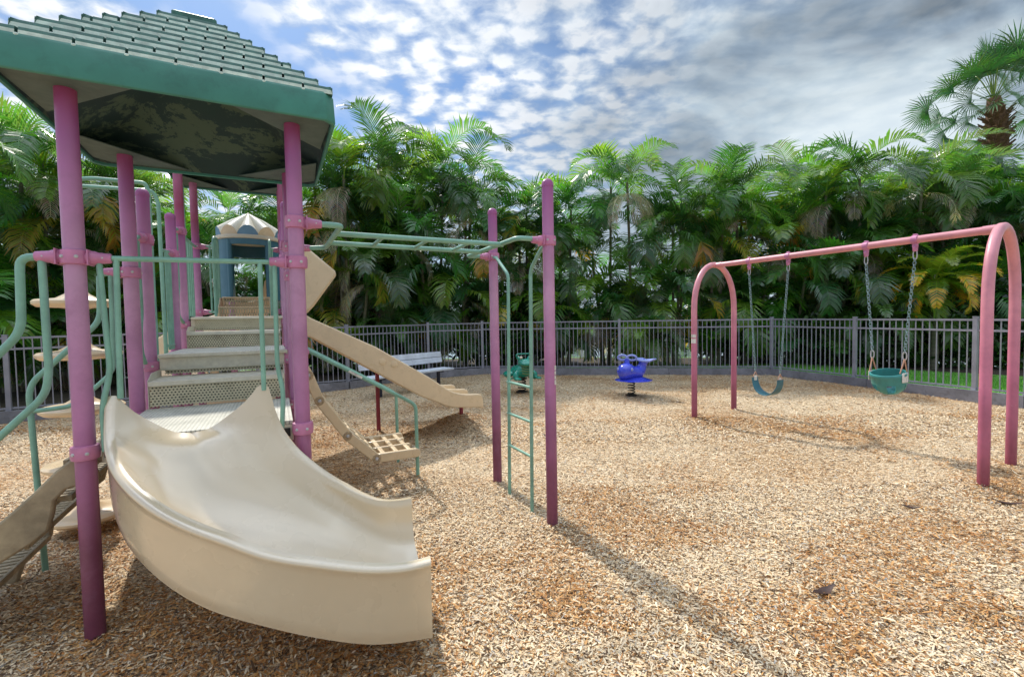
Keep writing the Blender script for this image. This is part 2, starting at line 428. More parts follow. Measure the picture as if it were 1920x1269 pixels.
def gh(x, y):
    z = (vnoise(x, y, 1.7) - .5)*.05 + (vnoise(x, y, .5) - .5)*.018
    for mx, my, h, s in mounds: z = z + h*np.exp(-((x-mx)**2 + (y-my)**2)/(2*s*s))
    return z

FENCE = [(-11.5, 5.2), (-8.95, 8.19), (-4.06, 11.39), (-2.44, 13.45), (-.9, 14.1), (7.1, 12.68), (8.75, 7.85), (10.6, 2.4)]
POLY = np.array([(-11.5, -5), *FENCE, (10.6, -5)])
def inside(x, y):
    r = np.zeros(len(x), bool); n = len(POLY); j = n-1
    for i in range(n):
        xi, yi = POLY[i]; xj, yj = POLY[j]
        r ^= ((yi > y) != (yj > y)) & (x < (xj-xi)*(y-yi)/(yj-yi+1e-12)+xi)
        j = i
    return r

def build_ground():
    xs = np.arange(-14, 14.01, .12); ys = np.arange(-6, 15.01, .12)
    X, Y = np.meshgrid(xs, ys); Z = gh(X, Y)
    Z = np.where(inside(X.ravel(), Y.ravel()).reshape(X.shape), Z, -.3)
    v = np.stack([X, Y, Z], -1).reshape(-1, 3); nx = len(xs); ny = len(ys)
    i = (np.arange(ny-1)[:, None]*nx + np.arange(nx-1)[None, :]).ravel()
    f = np.stack([i, i+1, i+nx+1, i+nx], 1)
    o = fast_mesh('mulch_ground', v, f, 4, M['mulch'], smooth=True); tag(o, kind='structure')
    # lawn and bank outside the fence: strips fanning outwards from the fence line
    fp = [Vector((x, y, 0)) for x, y in FENCE]
    fp = [Vector((-14, 2.2, 0))] + fp + [Vector((12.4, -2.9, 0))]
    BM = [2.2, 1.5, 1.35, 1.2, 1, 1, 1, 1.3, 2.3, 2.3, 2.3][:len(fp)]
    offs = [(0, .05), (5.9, .05), (6.9, -.55), (8, -.9), (80, -.9), (90, .3), (900, .6)]
    c = Vector((0, 4, 0)); mb = MB(); rings = []
    for d, z in offs:
        ring = []
        for p, bm_ in zip(fp, BM):
            u = (p - c).normalized(); q = p + u*d*(bm_ if d < 20 else 1.0); ring.append(Vector((q.x, q.y, z)))
        rings.append(ring)
    mb.loft(rings, closed=False, caps=False)
    tag(mb.build('lawn', M['lawn'], smooth=60), kind='structure')
    # planting bed under the hedge
    d0 = [.12, .12, .12, .12, .12, .4, 3.2, 5.2, 5.2, 5.2]
    r1 = []; r2 = []
    for p, d, bm_ in zip(fp, d0, BM):
        u = (p - c).normalized(); a = p + u*d; b = p + u*5.6*bm_; r1.append(Vector((a.x, a.y, .054))); r2.append(Vector((b.x, b.y, .054)))
    mb = MB().loft([r1, r2], closed=False, caps=False); tag(mb.build('planting_bed', M['soil']), kind='structure')
    # pond
    r1 = []; r2 = []
    for p, bm_ in zip(fp, BM):
        u = (p - c).normalized(); a = p + u*6.3*bm_; b = p + u*84; r1.append(Vector((a.x, a.y, -.5))); r2.append(Vector((b.x, b.y, -.5)))
    mb = MB().loft([r1, r2], closed=False, caps=False); tag(mb.build('pond_water', M['water']), kind='structure')
build_ground()

def build_chips():
    out = []
    bands = ((1.0, 2.6, 8800), (2.6, 4.5, 6200), (4.5, 7.5, 2300), (7.5, 14.6, 620))
    for y0, y1, dens in bands:
        w = 1.16*y1 + .8; n = int(dens*(y1-y0)*2*w)
        x = rng.uniform(-w, w, n); y = rng.uniform(y0, y1, n)
        k = (np.abs(x) < 1.16*y + .8) & inside(x, y); out.append(np.stack([x[k], y[k]], 1))
    P = np.concatenate(out); n = len(P); x, y = P[:, 0], P[:, 1]
    L = rng.gamma(4.0, .0051, n).clip(.010, .07)/2; W = rng.uniform(.0035, .0095, n)/2*(1 + L*12)
    far = y > 6; L[far] *= 1.25; W[far] *= 1.5
    a = rng.uniform(0, 2*PI, n); tilt = rng.normal(0, .22, n); rl = rng.normal(0, .35, n)
    d = np.stack([np.cos(a)*np.cos(tilt), np.sin(a)*np.cos(tilt), np.sin(tilt)], 1)
    s = np.stack([-np.sin(a)*np.cos(rl), np.cos(a)*np.cos(rl), np.sin(rl)], 1)
    z = gh(x, y) + rng.uniform(.002, .014, n) + np.abs(np.sin(tilt))*L*.7
    c = np.stack([x, y, z], 1); up = np.array([0, 0, 1.0]); bend = rng.normal(0, .10, n)[:, None]*L[:, None]*up
    tw = rng.uniform(.45, 1, n)[:, None]
    v = np.stack([c - d*L[:, None] - s*W[:, None]*tw, c - d*L[:, None] + s*W[:, None]*tw, c + s*W[:, None] + bend, c - s*W[:, None] + bend,
                  c + d*L[:, None] + s*W[:, None]*tw*.7, c + d*L[:, None] - s*W[:, None]*tw*.7], 1)
    i = np.arange(n)[:, None]*6
    f = np.concatenate([i + np.array([[0, 3, 2, 1]]), i + np.array([[3, 5, 4, 2]])])
    pal = np.array([(.90, .73, .49), (.84, .62, .36), (.76, .62, .44), (.62, .33, .11), (.46, .195, .05), (.12, .065, .03), (.52, .47, .40)])
    mounds_p = LW(3.5, 3.8)
    patch = vnoise(x, y, 1.3)*.55 + vnoise(x, y, .45)*.3 + vnoise(x, y, 3.1)*.35
    # fresher orange chips lie in patches, mostly right of the climber ladder
    patch = patch - .03 + .36*np.exp(-((x-2.5)**2/2.0 + (y-3.1)**2/.8)) + .12*np.exp(-((x-2.0)**2/2.5 + (y-1.9)**2/.25)) + .16*np.exp(-((x-.75)**2/.5 + (y-2.45)**2/.12)) + .08*np.exp(-((x-1.3)**2/1.2 + (y-4.2)**2/.3)) + .35*np.exp(-((x-mounds_p[0])**2 + (y-mounds_p[1])**2)/.15) + .25*np.exp(-((x-.3)**2 + (y-10.1)**2)/.5)
    t = np.clip((patch - .57)*7, 0, 1)
    w0 = np.array([.35, .25, .13, .07, .04, .11, .05]); w1 = np.array([.06, .12, .03, .34, .32, .11, .02])
    cw = np.cumsum(w0[None]*(1-t[:, None]) + w1[None]*t[:, None], 1); cw /= cw[:, -1:]
    idx = (rng.random(n)[:, None] > cw).sum(1).clip(0, 6)
    col = pal[idx]*rng.uniform(.75, 1.12, n)[:, None]
    o = fast_mesh('wood_chips', v.reshape(-1, 3), f, 4, M['chip'], tint=np.repeat(col, 6, 0))
    tag(o, 'loose pale and orange brown wood chips covering the playground ground', 'wood chips', kind='stuff')
build_chips()

# ------------------------------------------------------------------ play structure
PS = empty('play_structure', A0, TH, 'tall play structure with magenta posts, green roofs, tan slides and green monkey bars', 'play structure')
PR = .0445
def bolt(mb, c, d, r=.009, mi=1):
    mb.lathe([(r*.2, .006), (r*.8, .005), (r, .001), (r, -.01)][::-1], c, 10, mi, axis=d)

def collar(a, b, z, parent, arms=(), h=.068):
    mb = MB(); k = .0575
    mb.lathe([(PR+.001, -h/2-.004), (k, -h/2), (k+.003, -h*.3), (k+.003, h*.3), (k, h/2), (PR+.001, h/2+.004)], (a, b, z), 28)
    for d in arms:
        d = Vector(d).normalized()
        c = Vector((a, b, z)) + d*.045
        mb.lathe([(.036, 0), (.036, .035), (.030, .05), (.025, .10), (.0215, .104)], c, 18, axis=d)
        # split line flange
        mb.box(Vector((a, b, z)) + d*.062, (.006, .094, h+.01) if abs(d.x) > abs(d.y) else (.094, .006, h+.01))
        bolt(mb, Vector((a, b, z)) + d*.115 + Vector((0, -.0225 if abs(d.x) > abs(d.y) else 0, 0)), (0, -1, 0), .006)
    for an in (-1.2, -2.2, .4, 2.6):
        d = Vector((math.cos(an), math.sin(an), 0)); bolt(mb, Vector((a, b, z)) + d*.0605, d, .009)
    return mb.build('clamp', [M['clamp'], M['metal']], parent)

def post(a, b, top, clamps=(), dome=False):
    mb = MB(); prof = [(PR, -.25), (PR, top-(.03 if dome else 0))]
    if dome: prof += [(PR*1.06, top-.03), (PR*1.06, top-.012), (PR*.95, top+.008), (PR*.7, top+.022), (PR*.35, top+.03), (.004, top+.032)]
    mb.lathe(prof, (a, b, 0), 28)
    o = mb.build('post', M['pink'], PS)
    for z, arms in clamps: collar(a, b, z, o, arms)
    return o
X, NX, Y, NY = (1,0,0), (-1,0,0), (0,1,0), (0,-1,0)
S1 = 1.03; bD, bG, bI, bJ, bK = 1.03, 1.475, 2.56, 3.09, 4.2; SR = 1.015
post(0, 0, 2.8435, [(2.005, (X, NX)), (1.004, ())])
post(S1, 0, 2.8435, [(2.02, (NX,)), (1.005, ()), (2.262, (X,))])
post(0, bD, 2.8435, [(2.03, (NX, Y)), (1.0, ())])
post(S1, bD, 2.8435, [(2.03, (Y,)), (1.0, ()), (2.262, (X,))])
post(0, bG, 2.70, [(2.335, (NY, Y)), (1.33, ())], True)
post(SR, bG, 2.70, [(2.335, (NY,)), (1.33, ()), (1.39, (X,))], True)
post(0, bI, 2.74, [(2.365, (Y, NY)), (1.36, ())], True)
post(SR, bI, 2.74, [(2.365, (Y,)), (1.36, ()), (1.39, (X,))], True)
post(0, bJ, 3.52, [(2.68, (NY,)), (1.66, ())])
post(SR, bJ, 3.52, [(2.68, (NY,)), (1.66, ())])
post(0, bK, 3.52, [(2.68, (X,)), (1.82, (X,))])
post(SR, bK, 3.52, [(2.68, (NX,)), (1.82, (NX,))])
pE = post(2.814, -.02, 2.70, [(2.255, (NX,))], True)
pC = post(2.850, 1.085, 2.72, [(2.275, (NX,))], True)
# worn white sticker on the near ladder post: bent round the pipe
mb = MB()
for z0, z1 in ((1.25, 1.285), (1.215, 1.24), (1.18, 1.207), (1.135, 1.172)):
    ring = [[Vector((2.814 + (PR+.0012)*math.cos(a), -.02 + (PR+.0012)*math.sin(a), z)) for a in np.linspace(R(-75), R(5), 8)] for z in (z0, z1)]
    mb.loft(ring, closed=False, caps=False)
mb.build('sticker', M['sticker'], pE)

def pipe(name, pts, r=.0145, fr=.07, parent=None, mat='green', seg=12):
    return MB().tube(fillet(pts, fr), r, seg).build(name, M[mat], parent or PS)

# --- decks
def deck(a0, a1, b0, b1, z, name='deck'):
    mb = MB(); mb.box(((a0+a1)/2, (b0+b1)/2, z-.012), (a1-a0, b1-b0, .024))
    d = mb.build(name, M['deck'], PS, bevel=.004)
    mb = MB()
    t = .012
    mb.box(((a0+a1)/2, b0+t/2, z-.075), (a1-a0-.004, t, .10)); mb.box(((a0+a1)/2, b1-t/2, z-.075), (a1-a0-.004, t, .10))
    mb.box((a0+t/2, (b0+b1)/2, z-.075), (t, b1-b0-2*t-.004, .10)); mb.box((a1-t/2, (b0+b1)/2, z-.075), (t, b1-b0-2*t-.004, .10))
    mb.build('deck_skirt', M['steel'], d, bevel=.003)
    if z < 1.2:
        for (x, y) in ((a0, b0), (a1, b0), (a0, b1), (a1, b1)):
            sx = 1 if x == a0 else -1; mb = MB(); mb.box((x + sx*.035, y + (-.004 if y == b0 else .004), z-.07), (.035, .02, .05)); mb.build('deck_bracket', M['dark'], d)
    return d
deck(.052, S1-.052, .035, bD-.005, 1.052)
deck(.058, SR-.045, bG-.02, bI, 1.415)
deck(.06, SR-.05, bJ-.02, bK+.02, 1.735)
# --- perforated stair boxes
def riser(a0, a1, b, z0, z1, mat='perf'):
    mb = MB(); mb.box(((a0+a1)/2, b, (z0+z1)/2), (a1-a0, .003, z1-z0)); o = mb.build('riser', M[mat], PS)
    mb = MB(); mb.box(((a0+a1)/2, b+.05, (z0+z1)/2), (a1-a0-.01, .004, z1-z0-.006)); mb.build('step_shade_plate', M['shade_plate'], o); return o  # dark plate added behind the holes, standing in for shade under the step
def tread(a0, a1, b0, b1, z, lip=.012):
    mb = MB(); mb.box(((a0+a1)/2, (b0+b1)/2, z), (a1-a0, b1-b0, .012)); mb.box(((a0+a1)/2, b0-.004, z-.010), (a1-a0, .008, .034))
    o = mb.build('tread', M['steel'], PS, bevel=.003)
    for x, s in ((a0, -1), (a1, 1)):   # sloped side plates
        m2 = MB(); m2.prism([(x, b0, z-.19), (x, b0, z+.012), (x, b0+.12, z+.06), (x, b1, z+.06), (x, b1, z-.19)], (s*.004, 0, 0)); m2.build('side_plate', M['steel'], o)
    return o
riser(.07, .945, bD+.004, 1.06, 1.235); tread(.068, .947, bD-.006, bG-.004, 1.240)
riser(.092, .95, bG-.002, 1.255, 1.40)
mb = MB(); mb.box(((.06+.985)/2, bG-.045, 1.408), (.925, .06, .03)); mb.build('nosing', M['steel'], PS, bevel=.006)
riser(.096, .937, bI+.012, 1.418, 1.57); tread(.094, .94, bI+.002, bJ-.004, 1.575)
riser(.1, .947, bJ-.026, 1.588, 1.71)
mb = MB(); mb.box(((.07+.985)/2, bJ-.035, 1.726), (.915, .05, .03)); mb.build('nosing', M['steel'], PS, bevel=.006)
# tan slotted step box up to the tower
mb = MB(); mb.box((.535, bK-.02, 1.815), (.60, .004, .135)); mb.build('riser', M['slot'], PS)
mb = MB(); mb.box((.545, bK+.28, 1.955), (.56, .004, .135)); mb.build('riser', M['slot'], PS)
mb = MB()
mb.box((.535, bK+.12, 1.883), (.63, .30, .016))
mb.box((.225, bK-.02, 1.815), (.022, .012, .15)); mb.box((.845, bK-.02, 1.815), (.022, .012, .15)); mb.box((.535, bK-.024, 1.75), (.60, .012, .014))
mb.box((.545, bK+.55, 2.028), (.60, .56, .02)); mb.box((.258, bK+.27, 1.957), (.02, .012, .13)); mb.box((.832, bK+.27, 1.957), (.02, .012, .13))
mb.build('step_box', M['tan'], PS, bevel=.005)
mb = MB()
for x in (.232, .838): mb.prism([(x, bK-.014, 1.75), (x, bK-.014, 1.89), (x, bK+.26, 2.03), (x, bK+.8, 2.03), (x, bK+.8, 1.75)], (.012 if x > .5 else -.012, 0, 0))
mb.build('step_box_side', M['tan'], PS, bevel=.003)

# --- entry guard across the front
g = pipe('guard_rail', [(.10, 0, 2.006), (.93, 0, 2.018)], .0145)
pipe('guard_bar', [(.166, 0, 2.0), (.154, 0, 1.27)], .0135, parent=g)
pipe('guard_bar', [(.095, 0, 2.0), (.118, -.0, 1.41), (.082, -.02, 1.24), (.085, -.02, 1.0)], .0135, parent=g)
pipe('guard_bar', [(.831, 0, 2.01), (.826, 0, 1.255)], .0135, parent=g)
pipe('guard_bar', [(.908, 0, 2.01), (.902, 0, 1.385), (.93, -.01, 1.25), (.915, -.015, 1.02)], .0135, parent=g)
# --- handrails of the stepped climber on the left
pipe('handrail', [(-.10, 0, 2.003), (-.205, 0, 2.0), (-.214, 0, 1.63), (-.56, .0, 1.22), (-.565, 0, -.1)], .0185)
pipe('handrail', [(-.125, 0, 2.0), (-.122, 0, 1.42), (-.142, 0, 1.31), (-.56, 0, .86)], .0165)
pipe('handrail', [(-.10, bD, 2.02), (-.172, bD, 2.015), (-.182, bD, 1.69), (-.54, bD, 1.30), (-.565, bD, 1.22), (-.54, bD+.02, -.1)], .0175)
pipe('handrail', [(-.112, bD, 2.01), (-.12, bD, 1.37), (-.15, bD, 1.31), (-.34, bD, 1.115), (-.55, bD, 1.10)], .0145)
# --- stepped climber: two wavy stringers and slotted treads
topc = [(.0, .965), (-.085, .955), (-.145, .905), (-.25, .79), (-.36, .685), (-.47, .58), (-.56, .47), (-.66, .36), (-.78, .23), (-.86, .06)]
botc = [(-.9, -.05), (-.66, -.05), (-.60, .14), (-.53, .20), (-.47, .27), (-.455, .36), (-.43, .44), (-.36, .48), (-.25, .545), (-.185, .60), (-.165, .68), (-.155, .75), (-.11, .80), (-.03, .82), (.03, .83)]
for b in (.07, .93):
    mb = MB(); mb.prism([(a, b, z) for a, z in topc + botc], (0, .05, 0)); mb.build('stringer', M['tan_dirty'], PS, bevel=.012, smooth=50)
def slat_step(a0, a1, z):
    mb = MB()
    for k in range(16):
        y = .15 + k*.049; mb.box(((a0+a1)/2, y, z), (a1-a0-.03, .028, .03))
    mb.box((a0+.01, .525, z), (.02, .80, .034)); mb.box((a1-.01, .525, z), (.02, .80, .034)); mb.box((a0+.012, .525, z-.07), (.02, .80, .12))
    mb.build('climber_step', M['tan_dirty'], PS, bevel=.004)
for a0, a1, z in ((-.13, .04, .93), (-.30, -.10, .74), (-.50, -.28, .52), (-.72, -.46, .28)): slat_step(a0, a1, z)

# --- disc climber at the left
dc = (-.50, 1.74)
mb = MB(); mb.tube([(dc[0], dc[1], -.2), (dc[0], dc[1], 2.6)], .03, 14); dp = mb.build('disc_pole', M['tan'], PS)
for z in (.14, .55, 1.0, 1.43, 1.84):
    mb = MB(); mb.lathe([(.034, -.16), (.04, -.10), (.065, -.045), (.12, -.035), (.235, -.03), (.262, -.008), (.265, .012), (.248, .028), (.20, .032), (.13, .04), (.075, .075), (.045, .13), (.034, .20)], (dc[0], dc[1], z), 30)
    mb.build('step_disc', M['tan'], PS)
pipe('arch_rail', [(dc[0], dc[1], 2.58), (dc[0], dc[1], 2.80), (dc[0]+.1, dc[1]+.01, 2.84), (-.05, 1.86, 2.87), (-.035, 1.87, 2.80), (-.03, 1.87, 1.30)], .0165, .10)
pipe('arch_rail', [(-.52, 2.05, 2.84), (-.07, 2.24, 2.90), (-.035, 2.25, 2.8), (-.03, 2.25, 1.28)], .0165, .10)
# --- stair side rails, both sides
for a, s in ((-.0, -1), (SR, 1)):
    o = s*.02
    pipe('stair_rail', [(a, bD+.10, 2.03), (a+o, 1.27, 2.04), (a+o, 1.28, 2.32), (a, bG-.10, 2.335)], .0165, .06)
    pipe('stair_rail', [(a+o, 1.12, 1.98), (a+o, 1.14, 1.52), (a+o, 1.20, 1.38), (a+o, 1.12, 1.24), (a, 1.09, 1.22)], .0165, .06)
    pipe('stair_rail', [(a+o, 1.34, 2.30), (a+o, 1.36, 1.75), (a+o, 1.30, 1.62), (a+o, 1.30, 1.45), (a+o, 1.40, 1.36)], .0165, .06)
    pipe('stair_rail', [(a, bI+.10, 2.365), (a+o, bI+.24, 2.38), (a+o, bI+.25, 2.66), (a, bJ-.10, 2.68)], .0165, .06)
    pipe('stair_rail', [(a+o, bI+.15, 2.33), (a+o, bI+.15, 1.70), (a, bI+.07, 1.62)], .0165, .06)
    pipe('stair_rail', [(a+o, bJ-.12, 2.64), (a+o, bJ-.12, 2.05), (a+o, bJ-.2, 1.95), (a+o, bJ-.2, 1.75), (a, bJ-.06, 1.68)], .0165, .06)
gb = pipe('barrier_rail', [(-.03, 2.25, 2.36), (0, bI-.10, 2.365)], .0145)
for b in (2.31, 2.37, 2.43, 2.49): pipe('barrier_bar', [(-.01, b, 2.36), (-.01, b, 1.42)], .0115, parent=gb, seg=8)
pipe('barrier_rail', [(-.01, 2.25, 1.46), (-.01, bI-.04, 1.46)], .0135)
pipe('barrier_rail', [(0, bG+.10, 2.335), (-.03, 1.87, 2.34)], .0145)
pipe('arch_rail', [(-.02, bJ+.22, 1.70), (-.02, bJ+.22, 3.25), (-.02, bJ+.32, 3.34), (-.02, bJ+.42, 3.25), (-.02, bJ+.42, 1.72)], .0165, .09)
for k in range(3): pipe('barrier_bar', [(-.01, bJ+.55+k*.14, 2.66), (-.01, bJ+.55+k*.14, 1.76)], .0115, seg=8)
pipe('barrier_rail', [(-.01, bJ+.42, 2.67), (0, bK-.05, 2.67)], .0145)
# gate loops either side of the step box
for a, ka, kx in ((.215, 0, .10), (.86, SR, SR-.10)):
    l = pipe('loop_rail', [(a, bK-.22, 1.76), (a, bK-.22, 2.70), (a, bK-.15, 2.79), (a, bK+.22, 2.83), (a, bK+.3, 2.75), (a, bK+.3, 2.02)], .017, .08)
    pipe('loop_bar', [(a, bK-.08, 2.78), (a, bK-.08, 1.80)], .012, parent=l); pipe('loop_bar', [(a, bK+.08, 2.79), (a, bK+.08, 1.84)], .012, parent=l)
    pipe('gate_rail', [(kx, bK, 2.68), (a, bK-.1, 2.685)], .0135); pipe('gate_rail', [(kx, bK, 1.82), (a, bK-.1, 1.815)], .0135)
    m = (kx + a)/2; pipe('gate_bar', [(m, bK-.06, 2.68), (m, bK-.06, 1.82)], .012)

# --- roofs
def roof(a0, a1, b0, b1, z, name, rows=9, ntile=7, rise=.53):
    ca, cb = (a0+a1)/2, (b0+b1)/2; ha, hb = (a1-a0)/2, (b1-b0)/2
    root = MB()
    def ring(k, zz, ch=.05):
        x, y = ha*k, hb*k; c = ch*k
        return [Vector((ca+p, cb+q, zz)) for p, q in ((-x+c, -y), (x-c, -y), (x, -y+c), (x, y-c), (x-c, y), (-x+c, y), (-x, y-c), (-x, -y+c))]
    hf = .17
    root.loft([ring(1.0, z), ring(1.004, z+.012), ring(.995, z+hf-.02), ring(.98, z+hf), ring(.955, z+hf+.004), ring(.955, z+hf-.02), ring(.975, z+.02), ring(.975, z), ring(1.0, z)], True, False)
    o = root.build(name, M['fascia'], PS, bevel=.006)
    # underside shell and soffit corner plates
    u = MB(); u.loft([ring(.974, z+.02), ring(.95, z+.06), ring(.55, z+.28), ring(.2, z+.47)], True, False)
    u.add(ring(.2, z+.47), [tuple(range(8))]); u.build('roof_underside', M['under'], o)
    for sx in (-1, 1):
        for sy in (-1, 1):
            q = MB(); cx, cy = ca + sx*ha*.972, cb + sy*hb*.972; e = .56
            pl = [(cx-sx*.09, cy, z+.028), (cx-sx*e, cy, z+.028), (cx-sx*.02, cy-sy*e, z+.028), (cx, cy-sy*.09, z+.028)]
            if sx*sy < 0: pl = pl[::-1]
            q.prism([Vector(p) for p in pl], (0, 0, .006)); q.build('soffit_plate', M['soffit'], o)
    # shingle rows on the four faces
    dz = rise/rows
    for fi in range(4):
        sh = MB(); ang = fi*PI/2
        hw = (ha, hb, ha, hb)[fi]; hd = (hb, ha, hb, ha)[fi]
        for r in range(rows):
            f0 = 1 - r/rows*.845; f1 = 1 - (r+1.25)/rows*.845
            w0, w1 = hw*f0*.985, hw*f1*.985; d0, d1 = hd*f0*.985, hd*f1*.985
            z0 = z + hf - .012 + r*dz; z1 = z0 + dz*1.02
            tw = 2*hw/7.5; off = (0 if r % 2 == 0 else tw/2) - .1*tw
            edges = [-w0]; x = -w0 + ((off - (-w0)) % tw)
            xs_ = [k*tw + off - 4*tw for k in range(10)]
            edges = [-w0] + [x for x in xs_ if -w0+.04 < x < w0-.04] + [w0]
            for e0, e1 in zip(edges[:-1], edges[1:]):
                g0 = e0 + (.006 if e0 > -w0 else 0); g1 = e1 - (.006 if e1 < w0 else 0)
                def P(x, d, zz): return (x, -d, zz)
                s0 = max(-w1, min(w1, g0)); s1 = max(-w1, min(w1, g1))
                if s1 - s0 < .004: s1 = s0 + .004
                t = .042; tl = .025
                vs = [P(g0, d0, z0), P(g1, d0, z0), P(g1, d0-.010, z0+t), P(g0, d0-.010, z0+t), P(s0, d1, z0+dz), P(s1, d1, z0+dz), P(s0, d1, z1-.05), P(s1, d1, z1-.05), P(g1, d0-.004, z0+tl), P(g0, d0-.004, z0+tl)]
                cs, sn = math.cos(ang), math.sin(ang)
                vs = [(ca + x*cs - y*sn, cb + x*sn + y*cs, zz) for x, y, zz in vs]
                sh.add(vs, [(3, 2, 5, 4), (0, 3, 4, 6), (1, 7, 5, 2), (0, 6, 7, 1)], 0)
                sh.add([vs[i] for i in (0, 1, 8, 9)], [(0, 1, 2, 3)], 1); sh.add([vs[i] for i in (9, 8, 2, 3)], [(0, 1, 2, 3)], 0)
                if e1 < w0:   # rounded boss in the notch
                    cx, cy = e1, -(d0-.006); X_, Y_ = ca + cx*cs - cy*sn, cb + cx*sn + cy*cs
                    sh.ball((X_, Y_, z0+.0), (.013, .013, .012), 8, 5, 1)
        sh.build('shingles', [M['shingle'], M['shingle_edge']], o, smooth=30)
    c = MB(); zt = z + hf + rise
    c.loft([ring(.16, zt-.03), ring(.16, zt+.02), ring(.14, zt+.03)], True, True); c.build('roof_cap', M['shingle'], o, bevel=.004)
    return o
roof(-.225, 1.255, -.225, 1.255, 2.815, 'roof', rise=.575)
roof(-.19, SR+.19, bJ-.19, bK+.19, 3.47, 'roof')

# --- curved slide at the front
def curved_slide():
    C = Vector((1.55, .40, 0)); n = 64; rings = []
    def spl(t, tab):
        k = 0
        while k < len(tab)-2 and t > tab[k+1][0]: k += 1
        (t1, v1), (t2, v2) = tab[k], tab[k+1]
        t0, v0 = tab[max(0, k-1)]; t3, v3 = tab[min(len(tab)-1, k+2)]
        h = t2-t1; m1 = (v2-v0)/max(1e-6, t2-t0)*h; m2 = (v3-v1)/max(1e-6, t3-t1)*h; u = (t-t1)/h
        return (2*u**3-3*u*u+1)*v1 + (u**3-2*u*u+u)*m1 + (-2*u**3+3*u*u)*v2 + (u**3-u*u)*m2
    # along the run: floor, skirt bottom, outer rim and inner rim heights
    FL = [(0, 1.045), (.06, 1.0), (.12, .905), (.25, .70), (.4, .55), (.6, .41), (.8, .29), (.92, .25), (1, .24)]
    BT = [(0, .94), (.052, .82), (.132, .71), (.203, .63), (.295, .555), (.39, .48), (.49, .411), (.625, .337), (.74, .275), (.86, .215), (1, .181)]
    OR = [(0, 1.285), (.044, 1.163), (.09, 1.07), (.126, 1.03), (.158, .99), (.25, .92), (.35, .85), (.42, .807), (.535, .74), (.63, .672), (.75, .62), (.86, .573), (.94, .553), (1, .555)]
    RO = [(0, 1.50), (.1, 1.525), (.25, 1.53), (.45, 1.515), (.65, 1.49), (1, 1.49)]
    IR = [(0, 1.285), (.04, 1.13), (.1, 1.01), (.21, .888), (.45, .715), (.70, .60), (.83, .57), (1, .56)]
    for i in range(n+1):
        t = i/n
        ro = spl(t, RO); ri = .82 - .12*min(1, t*2)**.8
        fl, bo, zo, zi = spl(t, FL), spl(t, BT), spl(t, OR), spl(t, IR)
        bi = min(fl - .07, bo + .16*max(0, 1-t*1.2)); q = max(0, 1 - t/.45); q = q*q*(3-2*q)
        ho, hi = zo - fl, zi - fl
        o = [.052 + .05*q, .080 + .11*q, .135 + .13*q, .22 + .11*q]
        sec = [(ro-.05, bo), (ro-.006, bo+.012), (ro+.002, bo+.07), (ro+.008, zo-.06), (ro+.016, zo-.022), (ro+.010, zo-.006), (ro-.004, zo), (ro-.026, zo), (ro-.040, zo-.012)]
        sec += [(ro-o[0]+.004, fl+ho*.62), (ro-o[1], fl+ho*.28), (ro-o[2], fl+.045-.030*q), (ro-o[3], fl+.008-.006*q), ((ro+ri)/2, fl-.004), (ri+o[3], fl+.008-.006*q), (ri+o[2], fl+.045-.030*q), (ri+o[1], fl+hi*.28), (ri+o[0]-.004, fl+hi*.62)]
        sec += [(ri+.040, zi-.012), (ri+.026, zi), (ri+.004, zi), (ri-.010, zi-.006), (ri-.016, zi-.022), (ri-.008, zi-.06), (ri-.002, bi+.07), (ri+.006, bi+.012), (ri+.05, bi), ((ro+ri)/2, max(min(fl-.05, (bo+bi)/2), bo))]
        # smooth the section with a closed Catmull-Rom curve
        m = len(sec); out = []
        for k in range(m):
            p0, p1, p2, p3 = sec[k-1], sec[k], sec[(k+1) % m], sec[(k+2) % m]
            for u in (0, .5):
                out.append(tuple(.5*((2*p1[c]) + (-p0[c]+p2[c])*u + (2*p0[c]-5*p1[c]+4*p2[c]-p3[c])*u*u + (-p0[c]+3*p1[c]-3*p2[c]+p3[c])*u**3) for c in (0, 1)))
        ring = []
        for r, z in out:
            f = (r - .70)/.79; t0 = PI + math.asin(.4/r); th = t0 + t*(R(275 - 6.9*f) - t0); ring.append(C + Vector((math.cos(th), math.sin(th), 0))*r + Vector((0, 0, z)))
        rings.append(ring)
    mb = MB(); mb.loft(rings, True, True)
    o = mb.build('curved_slide', M['tan_slide'], PS, smooth=50)
    p = MB(); f = C + Vector((math.cos(R(262)), math.sin(R(262)), 0))*1.10; p.tube([(f.x, f.y, -.2), (f.x, f.y, .22)], .03, 14); p.build('slide_support', M['maroon'], o)
    return o
curved_slide()

